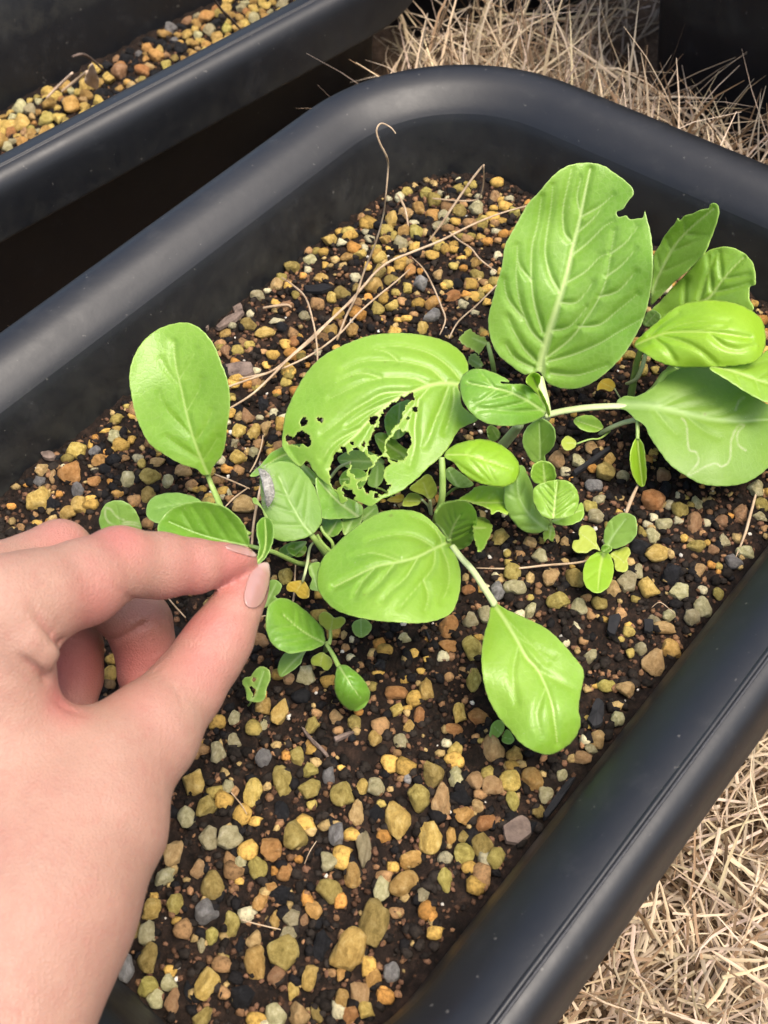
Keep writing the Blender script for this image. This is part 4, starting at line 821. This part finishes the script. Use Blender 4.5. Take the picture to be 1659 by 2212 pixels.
# --- 14 / 15: two more seedlings
p = plant('tiny pair of bluish cotyledons beside the hanging oval leaf', 'seedling', 'seedling')
leaf(p, 'E', '285,1560 300,1500 340,1485 360,1520 340,1560 310,1575', '350,1560 310,1520', .005, .006, 'blue', nv=0, mw=(1, 1))
leaf(p, 'E', '345,1580 370,1530 405,1570 395,1600 360,1600', '352,1570 395,1580', .005, .006, 'blue', nv=0, mw=(1, 1))
stalk(p, 'E', '350,1562 352,1568 354,1576', [.005, -.001], [8, 9], 'stem')
p = plant('ragged pale seedling stump between the two biggest leaves', 'seedling', 'seedling')
leaf(p, 'B', '1140,130 1180,80 1210,65 1240,100 1300,120 1312,150 1290,180 1260,222 1230,190 1180,170', '1310,160 1220,120', .012, .016, 'blue', nv=2, rag=1.0, smooth=False)
leaf(p, 'B', '1200,240 1240,215 1275,255 1285,290 1250,300 1210,285', '1280,290 1215,250', .004, .006, 'blue', nv=0, rag=1.0)
stalk(p, 'B', '1312,150 1330,220 1345,290 1350,340', [.012, .010, -.001], [26, 30, 32], 'stem')

# grey fuzzy scrap lying on the matt leaf
def fuzzy():
    q = P2('A', '938,1050 968,1085 988,1145 998,1210 986,1270'); P = np.array([atz(x, y, z) for (x, y), z in zip(q, (.038, .040, .040, .038, .035))])
    o = tube('fuzzy_scrap', P, [.0006, .0015, .0018, .0016, .0006], M['fuzz'], None, 12, .45, 6)
    tag(o, 'small grey fuzzy curled scrap on the edge of the matt leaf', 'plant debris')
    V = []; F = []; r = np.random.default_rng(5); Q = catmull(P, 30)
    for i in range(420):
        c = Q[int(r.integers(len(Q)))]; d = r.normal(size=3); d[2] = abs(d[2]); d /= np.linalg.norm(d); b = c + d * .0016 * np.array([1, 1, .6]); e = b + d * r.uniform(.0008, .0022) + r.normal(size=3) * .0005
        s = np.cross(d, [.3, .5, .8]); s /= np.linalg.norm(s); s *= .00006; k = len(V); V += [b - s, b + s, e]; F.append((k, k + 1, k + 2))
    mesh_obj('hairs', V, F, M['fuzz'], o)
fuzzy()

# ------------------------------------------------------------------ dry stalks lying in the planter
def straw(label, fr, pts, zs, wpx, mat='drystalk', cat='dry stalk'):
    o = stalk(None, fr, pts, zs, [q_ * .84 for q_ in wpx], mat, 'dry_stalk', 1.0, 6); tag(o, label, cat, 'dry grass stalks lying in the middle planter'); return o
straw('tall dry stalk standing up with a curled tip against the far wall', 'C1', '910,105 880,70 830,50 805,90 825,160 860,230 868,290 855,450 840,560 800,700 740,850 690,1000 640,1100 590,1230', [.085, .088, .086, .080, .070, .056, .040, .022, .010, .003], [8, 11, 12, 15, 12, 10, 13, 15, 14])
straw('longest pale stalk running from the tall leaf down to the spoon leaf', 'C1', '1620,500 1480,540 1330,600 1150,690 1000,750 880,800 800,860 740,930 640,1040 500,1170 380,1280 250,1390 120,1440 -20,1490', [.012, .010, .008, .008, .006], [10, 16, 17, 16, 14])
straw('pale stalk crossing just below the longest stalk', 'C1', '985,845 900,920 800,1000 700,1090 610,1190 480,1290 370,1350 240,1400 60,1440', [.006, .009, .007, .005], [8, 12, 13, 10])
straw('brown stalk beside the longest stalk, ending near the spoon leaf', 'C1', '690,1000 560,1120 450,1230 330,1330 220,1440 120,1530 -10,1610', [.008, .008, .005], [8, 14, 16, 12])
straw('stiff stalk bent to a sharp peak near the far wall', 'C1', '1090,690 1150,610 1230,490 1320,360 1383,282 1388,290 1388,360 1376,430 1340,468 1240,470 1110,458', [.004, .010, .020, .028, .028, .016, .006, .005, .004], [10, 15, 16, 13, 10, 9, 10, 11, 10])
straw('curved stalk dropping behind the holey leaf', 'C1', '290,890 350,930 420,1000 460,1130 480,1250 485,1360', [.004, .010, .014, .010], [10, 13, 12, 11])
straw('thin brown stalk curving beside the grey stone', 'C1', '1000,780 1060,840 1110,930 1160,1050 1180,1120 1150,1200', [.003, .008, .006], [6, 11, 12, 8])
straw('thin stalk leaning on the tall leaf at its left edge', 'C1', '1460,930 1350,1040 1250,1130 1200,1220', [.014, .006, .003], [9, 10, 10])
straw('short pale stalk upright in the far gravel', 'C1', '920,435 945,480 965,530 980,620', [.012, .006, .003], [8, 16, 14, 8])
straw('short bent stalk right of the longest stalk', 'C1', '1200,640 1260,690 1320,730 1370,790 1460,860', [.005, .004, .003], [8, 11, 8])
straw('pale stiff stalk standing left of the fuzzy scrap', 'A', '950,1120 935,1200 915,1300 900,1400 892,1500', [.020, .018, .014, .010], [14, 20, 20, 18])
straw('fork of a pale stalk just above the fingertips', 'A', '905,1400 885,1440 865,1480', [.012, .010], [14, 16])
straw('thin stalk right of the spoon leaf in front of the yellow pebbles', 'A', '960,850 945,930 915,1010 880,1070', [.006, .006, .004], [8, 12, 10])
straw('blunt pale stalk end lying near the left wall', 'A', '960,95 1020,84 1100,76 1128,92', [.004, .006, .005], [16, 20, 20, 10])
straw('twiglet pointing at the spoon leaf stem', 'A', '735,1275 790,1220 865,1165', [.004, .005], [8, 13, 9])
straw('reddish rootlet beside the spoon leaf stem', 'A', '670,1080 770,1120 880,1168', [.003, .004], [6, 12, 8])
straw('pale stalk running behind the seedling at the right', 'E', '220,735 400,738 560,722 690,712 770,700', [.003, .004, .006], [6, 14, 14, 12])
straw('woody stub below the narrow drooping leaf', 'E', '1018,325 985,395 958,465', [.004, .006, .008], [14, 24, 20])
straw('thin stalk at the right by the rim', 'E', '1598,375 1570,480 1545,570 1500,680', [.004, .005, .004], [14, 18, 16, 6])
straw('wire-thin stalk near the thumb tip', 'F', '200,478 260,470 320,465', [.006, .006], [10, 12])
straw('pale stem end under the golden cotyledon', 'F', '548,40 540,180 535,290 525,350', [.003, .003], [14, 20, 22])
straw('thin rootlet lying in the foreground soil', 'P', '700,920 790,945 900,970', [.003, .003], [6, 9, 6])
straw('hair-thin root arching in the foreground soil', 'P', '1080,525 1045,580 1020,640', [.006, .006], [4, 5, 4])
straw('thin stalk seen inside the ring of the fingers', 'Z7', '905,615 950,670 1010,735', [.004, .004], [8, 12, 10])
straw('short root beside the pale grey pebble', 'P', '650,280 700,340 730,390', [.003, .003], [6, 8, 5])
straw('short wisp beside the white perlite at the right', 'E', '1085,930 1130,905 1200,965', [.004, .006, .003], [4, 5, 4])

# debris in the planter behind
def flat_leaf(name, label, fr, outline, mid, zb, zt, mat, cat):
    o = leaf(None, fr, outline, mid, zb, zt, 'leaf', nv=3, cup=.003, wav=.0015, name=name); o.data.materials[0] = M[mat]; tag(o, label, cat); return o
flat_leaf('dried_leaf', 'dried beige leaf standing in the gravel of the upper left planter', 'T', '375,260 395,300 404,340 395,365 370,355 348,340 350,310', '375,370 376,320 372,262', BZ + .008, BZ + .030, 'driedleaf', 'dead leaf')
o = stalk(None, 'T', '295,232 330,222 365,235 420,285', [BZ + .032, BZ + .030, BZ + .020, BZ + .006], [10, 14, 14, 10], 'bark', 'dead_twig'); tag(o, 'dark twig curling over the dried leaf in the upper left planter', 'twig')
o = stalk(None, 'T', '190,400 240,350 295,298', [BZ + .006, BZ + .012, BZ + .022], [10, 14, 12], 'driedleaf', 'dead_twig'); tag(o, 'short pale twig left of the dried leaf in the upper left planter', 'twig')
o = stalk(None, 'T', '250,375 300,335 355,292', [BZ + .006, BZ + .010, BZ + .018], [10, 14, 14], 'drystalk', 'dead_twig'); tag(o, 'pale straw touching the dried leaf in the upper left planter', 'twig')
o = stalk(None, 'T', '868,-10 905,40 950,85 1005,148', [BZ + .060, BZ + .045, BZ + .030, BZ + .010], [9, 11, 11, 9], 'bark', 'dead_twig'); tag(o, 'thin dark twig rising from the gravel at the top edge', 'twig')
# ================================================================== the hand (one continuous body)
def zj(x, y, r, d):
    X, Y = P2('Z7', f'{x} {y}')[0]; return (atd(X, Y, d), r * FR['Z7'][2] * d / FOC)
def sd_cone(P, a, ra, b, rb):
    ab = b - a; L2 = ab @ ab; t = np.clip(((P - a) @ ab) / L2, 0, 1)
    return np.linalg.norm(P - a - t[:, None] * ab, axis=1) - (ra + (rb - ra) * t)
def smin(a, b, k):
    h = np.clip(.5 + .5 * (b - a) / k, 0, 1); return b + (a - b) * h - k * h * (1 - h)
CH = {
 'index': [zj(0, 700, 285, .280), zj(200, 630, 258, .286), zj(450, 545, 228, .296), zj(650, 442, 196, .306), zj(880, 452, 172, .315), zj(1070, 455, 142, .321), zj(1220, 432, 98, .326), zj(1325, 415, 60, .329), zj(1362, 418, 34, .330)],
 'middle': [zj(-260, 660, 265, .300), zj(0, 545, 215, .312), zj(325, 378, 172, .326), zj(560, 600, 165, .342), zj(755, 770, 178, .347), zj(790, 900, 160, .348), zj(775, 1040, 140, .347)],
 'ring': [zj(-330, 800, 255, .320), zj(60, 560, 180, .345), zj(330, 800, 175, .356), zj(395, 900, 160, .356), zj(405, 1060, 150, .354), zj(400, 1180, 130, .350)],
 'thumb': [zj(560, 1590, 330, .292), zj(800, 1372, 278, .302), zj(1010, 1122, 203, .314), zj(1130, 950, 184, .320), zj(1205, 835, 172, .323), zj(1275, 700, 138, .327), zj(1345, 590, 108, .331), zj(1395, 515, 72, .333)],
 'palm': [zj(0, 700, 285, .280), zj(-60, 1100, 320, .284), zj(10, 1500, 360, .286), zj(30, 1900, 410, .280), zj(110, 2420, 500, .268), zj(-60, 2900, 530, .258), zj(-300, 3500, 580, .245)],
 'thenar': [zj(560, 1590, 330, .292), zj(470, 1830, 420, .286), zj(250, 2200, 470, .274), zj(110, 2420, 500, .268)],
 'back': [zj(-260, 660, 265, .300), zj(-250, 1300, 380, .300), zj(-100, 2000, 430, .285)],
 'fold': [zj(150, 870, 150, .276), zj(195, 905, 128, .277)],
 'web': [zj(40, 1310, 190, .284), zj(320, 1530, 205, .288), zj(560, 1570, 235, .292)],
}
def chain(P, c, k=.0022):
    d = None
    for (a, ra), (b, rb) in zip(c[:-1], c[1:]):
        e = sd_cone(P, a, ra, b, rb); d = e if d is None else smin(d, e, k)
    return d
def hand_sdf(P):
    palm = chain(P, CH['palm'], .006); palm = smin(palm, chain(P, CH['thenar'], .006), .010); palm = smin(palm, chain(P, CH['back'], .006), .012)
    palm = smin(palm, chain(P, CH['web'], .004), .0055); palm = smin(palm, chain(P, CH['fold'], .002), .0035)
    t = smin(palm, chain(P, CH['thumb'], .003), .006)
    i = smin(palm, chain(P, CH['index'], .003), .0045)
    m = smin(palm, chain(P, CH['middle'], .0022), .004); r = smin(palm, chain(P, CH['ring'], .0025), .004)
    d = smin(np.minimum(np.minimum(t, m), r), i, .0010)
    return d
def surface_nets(fn, lo, hi, h):
    n = np.ceil((hi - lo) / h).astype(int) + 1
    ax = [lo[i] + h * np.arange(n[i]) for i in range(3)]
    Fv = np.empty(n, np.float32)
    YZ = np.stack(np.meshgrid(ax[1], ax[2], indexing='ij'), -1).reshape(-1, 2)
    for i0 in range(0, n[0], 8):
        xs = ax[0][i0:i0 + 8]
        P = np.concatenate([np.c_[np.full(len(YZ), x), YZ] for x in xs]); Fv[i0:i0 + 8] = fn(P).reshape(len(xs), n[1], n[2])
    cn = tuple(n - 1); acc = np.zeros(cn + (3,), np.float32); cnt = np.zeros(cn, np.float32)
    cs = lambda o: Fv[o[0]:o[0] + cn[0], o[1]:o[1] + cn[1], o[2]:o[2] + cn[2]]
    for a in range(3):
        for b in (0, 1):
            for c in (0, 1):
                o = [0, 0, 0]; oth = [x for x in range(3) if x != a]; o[oth[0]] = b; o[oth[1]] = c; o2 = list(o); o2[a] = 1
                f0, f1 = cs(o), cs(o2); m = (f0 < 0) != (f1 < 0); t = np.where(m, f0 / (f0 - f1 + 1e-20), 0)
                for q in range(3):
                    acc[..., q] += np.where(m, (t if q == a else o[q]), 0)
                cnt += m
    act = cnt > 0; idx = -np.ones(cn, int); idx[act] = np.arange(act.sum()); I = np.argwhere(act)
    V = lo + h * (I + acc[act] / cnt[act][:, None])
    quads = []
    for a in range(3):
        o1, o2 = [x for x in range(3) if x != a]
        sl0 = [slice(1, -1)] * 3; sl0[a] = slice(0, -1); s1 = list(sl0); s1[a] = slice(1, None)
        f0, f1 = Fv[tuple(sl0)], Fv[tuple(s1)]
        m = (f0 < 0) != (f1 < 0); E = np.argwhere(m); neg = f0[m] < 0; g = E.copy(); g[:, o1] += 1; g[:, o2] += 1
        def cell(d1, d2):
            c = g.copy(); c[:, o1] += d1; c[:, o2] += d2; return idx[c[:, 0], c[:, 1], c[:, 2]]
        q = np.stack([cell(-1, -1), cell(0, -1), cell(0, 0), cell(-1, 0)], 1)
        flip = neg if a != 1 else ~neg
        q[~flip] = q[~flip][:, ::-1]; quads.append(q)
    Q = np.vstack(quads); Q = Q[(Q >= 0).all(1)]
    return V, Q
pts = np.array([p for c in CH.values() for p, r in c]); rad = np.array([r for c in CH.values() for p, r in c])
lo = (pts - rad[:, None]).min(0) - .006; hi = (pts + rad[:, None]).max(0) + .006
HV_, HQ = surface_nets(hand_sdf, lo, hi, .00125)
# relax the surface so that the joints flow into each other
E_ = np.vstack([HQ[:, [0, 1]], HQ[:, [1, 2]], HQ[:, [2, 3]], HQ[:, [3, 0]]]); E_ = np.vstack([E_, E_[:, ::-1]])
deg_ = np.bincount(E_[:, 0], minlength=len(HV_)).astype(float)[:, None]
for it in range(26):
    f_ = .55 if it % 2 == 0 else -.565
    av = np.stack([np.bincount(E_[:, 0], weights=HV_[E_[:, 1], k_], minlength=len(HV_)) for k_ in range(3)], 1) / deg_
    HV_ = HV_ + (av - HV_) * f_
# skin creases: shallow grooves along measured lines
px = np.array([proj(p) for p in HV_]); hd = px[:, 2]; px = px[:, :2]
eps = .0006; g0 = hand_sdf(HV_); HN = np.stack([hand_sdf(HV_ + np.eye(3)[i] * eps) - g0 for i in range(3)], 1); HN /= np.linalg.norm(HN, axis=1)[:, None] + 1e-9
cre = np.zeros(len(HV_))
def first_hit(x, y):
    D = ray(x, y)[None]; t = np.array([.20])
    for _ in range(90): t += np.clip(hand_sdf(CAM + D * t[:, None]), -.002, .01) * .85
    return t[0]
for line, wd, dp in (('150,650 215,735 280,810 325,855 350,890', 7.5, .0021), ('70,930 140,975 200,1025 250,1062', 8.5, .0020), ('1330,560 1322,625 1342,684 1395,697 1446,655', 2.2, .0006), ('520,850 600,858 660,845 730,805 800,765', 4.0, .0020), ('670,600 720,635 790,660', 3.5, .0012), ('640,560 680,620 700,640', 3, .0006),
                     ('1120,790 1180,830 1250,850', 2.5, .0004), ('1105,830 1170,872 1245,890', 2.5, .00045), ('1130,760 1200,800 1270,815', 2.2, .0003), ('820,940 880,915 935,865', 2.2, .0004), ('800,990 860,975 930,905', 2.2, .0004), ('790,1040 850,1025 910,960', 2.2, .00035),
                     ('560,280 580,330 575,380', 2.4, .0003), ('640,262 660,320 655,370', 2.4, .0003), ('720,275 730,330 720,380', 2.4, .0003), ('1000,330 1010,380', 2.2, .0003), ('280,1170 360,1230 460,1262', 4, .0006), ('900,1060 960,1130 1010,1240', 4, .0004)):
    q = resample(catmull(P2('Z7', line), 6), 4); mid_ = q[len(q) // 2]; hz = first_hit(*mid_)
    dl, tl = segdist(px, q); fade = np.sin(np.clip(tl, .02, .98) * pi) ** .5 if dp < .0015 else np.sin(np.clip(tl, .02, 1) * pi / 2)
    cre = np.maximum(cre, np.where(np.abs(hd - hz) < .009, dp * np.exp(-(dl / wd) ** 2) * fade, 0))
HV_ = HV_ - HN * cre[:, None]
person = mesh_obj('person', HV_, HQ, M['skin'])
tag(person, 'bare left hand reaching in from the left, thumb and index finger pinching a small leaf', 'person')
sm = person.modifiers.new('smooth', 'SMOOTH'); sm.factor = .5; sm.iterations = 1
ss = person.modifiers.new('sub', 'SUBSURF'); ss.levels = 1; ss.render_levels = 1
# pinker skin at fingertips, knuckles and inside the curled fingers
red = np.maximum(np.full(len(HV_), .08), np.clip(cre / .0014, 0, 1) * .35)
def blush(P, x, y, d, r, a):
    c = zj(x, y, r, d); global red
    red = np.maximum(red, a * np.exp(-(np.linalg.norm(HV_ - c[0], axis=1) / (c[1])) ** 2))
for x, y, d, r, a in ((1230, 470, .326, 230, .62), (1010, 480, .318, 220, .50), (650, 330, .300, 200, .45), (760, 950, .345, 260, .95), (770, 1050, .345, 200, .95), (1150, 800, .318, 200, .50), (1080, 1000, .31, 220, .38), (1000, 740, .318, 160, .55),
                      (470, 640, .290, 240, .42), (380, 1000, .352, 320, .85), (330, 1190, .284, 170, .5), (760, 1290, .298, 220, .35), (330, 300, .318, 190, .35), (860, 590, .318, 150, .55)):
    blush(HV_, x, y, d, r, min(1, a * 1.25 + .06))
fattr(person, 'red', red)
# nails
def nail(name, fr, outline, basept, lift, label, tipdir):
    ol = resample(catmull(P2(fr, outline), 8, True), 2.6, True); lo, hi = ol.min(0), ol.max(0)
    G = np.array([(x, y) for y in np.arange(lo[1], hi[1], 2.6) for x in np.arange(lo[0], hi[0], 2.6)]); G = G[inside(ol, G)]; G = G[segdist(G, ol, True)[0] > 1.4]
    allv = np.vstack([ol, G]); n = len(ol)
    cv, ce, cf, *_ = delaunay_2d_cdt([Vector(p) for p in allv.tolist()], [(i, (i + 1) % n) for i in range(n)], [], 1, 1e-4)
    V2 = np.array([v[:] for v in cv]); D = np.array([ray(x, y) for x, y in V2])
    t = np.full(len(V2), .24); hit = np.zeros(len(V2), bool)
    for _ in range(60):
        d = hand_sdf(CAM + D * t[:, None]); t += np.clip(d, -.002, .01) * .8
    d = np.abs(hand_sdf(CAM + D * t[:, None])); hit = (d < .0004) & (t < .5)
    X = (V2 - V2.mean(0)) / np.ptp(V2, axis=0).max()
    A = np.c_[np.ones(len(X)), X, X[:, 0] ** 2, X[:, 1] ** 2, X[:, 0] * X[:, 1]]
    co, *_ = np.linalg.lstsq(A[hit], t[hit], rcond=None); tt = A @ co
    tt = np.minimum(tt, np.where(hit, t, 9)) - lift
    o = mesh_obj(name, CAM + D * tt[:, None], [f for f in cf], M['nail'], person)
    W = CAM + D * tt[:, None]; f0 = W[np.array([f[:3] for f in cf])]; nr = np.cross(f0[:, 1] - f0[:, 0], f0[:, 2] - f0[:, 0])
    if ((CAM - f0[:, 0]) * nr).sum() < 0: o.data.flip_normals()
    s = (V2 @ np.array(tipdir)); s = (s - s.min()) / np.ptp(s); fattr(o, 'tipw', np.clip((s - .80) * 8, 0, 1))
    so_ = o.modifiers.new('thickness', 'SOLIDIFY'); so_.thickness = .0005; so_.offset = -1
    o['label'] = label
nail('thumbnail', 'Z7', '1362,492 1395,452 1438,434 1466,446 1471,520 1458,590 1432,650 1392,682 1348,672 1330,622 1342,550', None, .0004, 'pale pink thumbnail', (.45, -.9))
nail('fingernail', 'Z7', '1225,345 1270,332 1330,348 1375,372 1398,396 1380,404 1330,392 1270,372', None, .0003, 'index fingernail seen edge-on', (.95, .3))
# ================================================================== dry grass around the planters
def hits(p):
    u, v = p @ E1, p @ E2
    m = .040 if p[2] > -.002 else .014
    if p[2] < .045 and in_rr(u - (U0 + U1) / 2, v - (V0 + V1) / 2, HU + m, HV + m, RC + m) < 0: return True
    q = p - BC
    if p[2] < .045 and in_rr(q @ B1, q @ B2, BHU + m, BHV + m, .05 + m) < 0: return True
    return in_rr(u - .462, v + .095, .130 + .014, .215 + .014, .055) < 0 or in_rr(u - .435, v - .295, .114, .114, .06) < 0
def blades(name, label, n, sampler, length, width, lean, curl, cat='dry grass'):
    r = np.random.default_rng(len(name) + n); V = []; F = []; C = []; k = 0
    for _ in range(n):
        b, up, dirn = sampler(r)
        if b is None: continue
        L = r.uniform(*length); w = r.uniform(*width); a = dirn; el = up
        d = np.array([cos(a) * cos(el), sin(a) * cos(el), sin(el)]); side = np.cross(d, [0, 0, 1]); side = side / (np.linalg.norm(side) + 1e-9)
        tw = r.uniform(-.9, .9); nrm = np.cross(side, d); side = side * cos(tw) + nrm * sin(tw)
        bend = r.normal(size=3) * curl; bend[2] -= curl * .8; p = b.copy(); ns = 4
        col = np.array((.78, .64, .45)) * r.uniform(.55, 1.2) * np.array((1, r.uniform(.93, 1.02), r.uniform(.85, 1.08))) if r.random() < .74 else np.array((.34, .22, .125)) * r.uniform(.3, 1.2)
        V0_, C0_, F0_ = len(V), len(C), len(F); bad = False
        for s in range(ns + 1):
            t = s / ns; ww = w * (1 - t ** 2.2) + .00012; c = p
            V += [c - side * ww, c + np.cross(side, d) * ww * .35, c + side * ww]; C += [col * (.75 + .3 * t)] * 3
            if s < ns:
                i = k + s * 3; F += [(i, i + 1, i + 4, i + 3), (i + 1, i + 2, i + 5, i + 4)]
            d = d + bend / ns * (.5 + t); d /= np.linalg.norm(d); p = p + d * L / ns
            p[2] = max(p[2], GZ + .002)
            if hits(p): bad = True; break
        if bad: del V[V0_:]; del C[C0_:]; del F[F0_:]; continue
        k += (ns + 1) * 3
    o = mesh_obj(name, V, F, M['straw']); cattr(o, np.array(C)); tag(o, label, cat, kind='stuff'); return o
def free(u, v):
    """outside all planters (planter coordinates of the middle one)"""
    um, vm = u - (U0 + U1) / 2, v - (V0 + V1) / 2
    if in_rr(um, vm, HU + .012, HV + .012, RC) < 0: return False
    P = E1 * u + E2 * v; q = P - BC
    if in_rr(q @ B1, q @ B2, BHU + .013, BHV + .013, .05) < 0: return False
    if in_rr(u - .462, v + .095, .130 + .014, .215 + .014, .045) < 0: return False
    if in_rr(u - .435, v - .295, .114, .114, .05) < 0: return False
    return True
def s_mat(u0, u1, v0, v1, zr, upr, bias=None):
    def f(r):
        for _ in range(20):
            u, v = r.uniform(u0, u1), r.uniform(v0, v1)
            if free(u, v): break
        else: return None, 0, 0
        P = E1 * u + E2 * v; P = P + np.array([0, 0, GZ + r.uniform(*zr)])
        return P, r.uniform(*upr), (r.uniform(0, 2 * pi) if bias is None else bias + r.normal() * .7)
    return f
# right of the planter: flattened straw
blades('dry_grass', 'flattened pale straw on the ground at the lower right', 13000, s_mat(-.25, .18, -.30, -.122, (.0, .042), (-.35, .4)), (.010, .046), (.00016, .00062), 0, .9)
# far end: standing tufts leaning over the rim, thicker along it
def s_far(r):
    for _ in range(30):
        u = .195 + abs(r.normal()) * .085; v = r.uniform(-.20, .20)
        if u < .40 and free(u, v): break
    else: return None, 0, 0
    P = E1 * u + E2 * v + np.array([0, 0, GZ + r.uniform(0, .055)])
    return P, r.uniform(.0, 1.25), r.uniform(0, 2 * pi)
blades('dry_grass', 'tufts of dry straw-coloured grass behind the far rim', 4600, s_far, (.035, .090), (.0003, .00085), 0, .35)
def s_fm(r):
    for _ in range(30):
        u = r.uniform(.19, .45); v = r.uniform(-.22, .26)
        if free(u, v): break
    else: return None, 0, 0
    return E1 * u + E2 * v + np.array([0, 0, GZ + r.uniform(0, .06)]), r.uniform(-.2, .5), r.uniform(0, 2 * pi)
blades('dry_grass', 'matted dry grass around the far corner and the planters behind', 3600, s_fm, (.02, .07), (.0003, .0008), 0, .5)
blades('dry_grass', 'dry grass in the gap between the two long planters', 700, s_mat(-.30, .18, .150, .21, (0, .03), (-.2, .9)), (.02, .06), (.0004, .001), 0, .5)
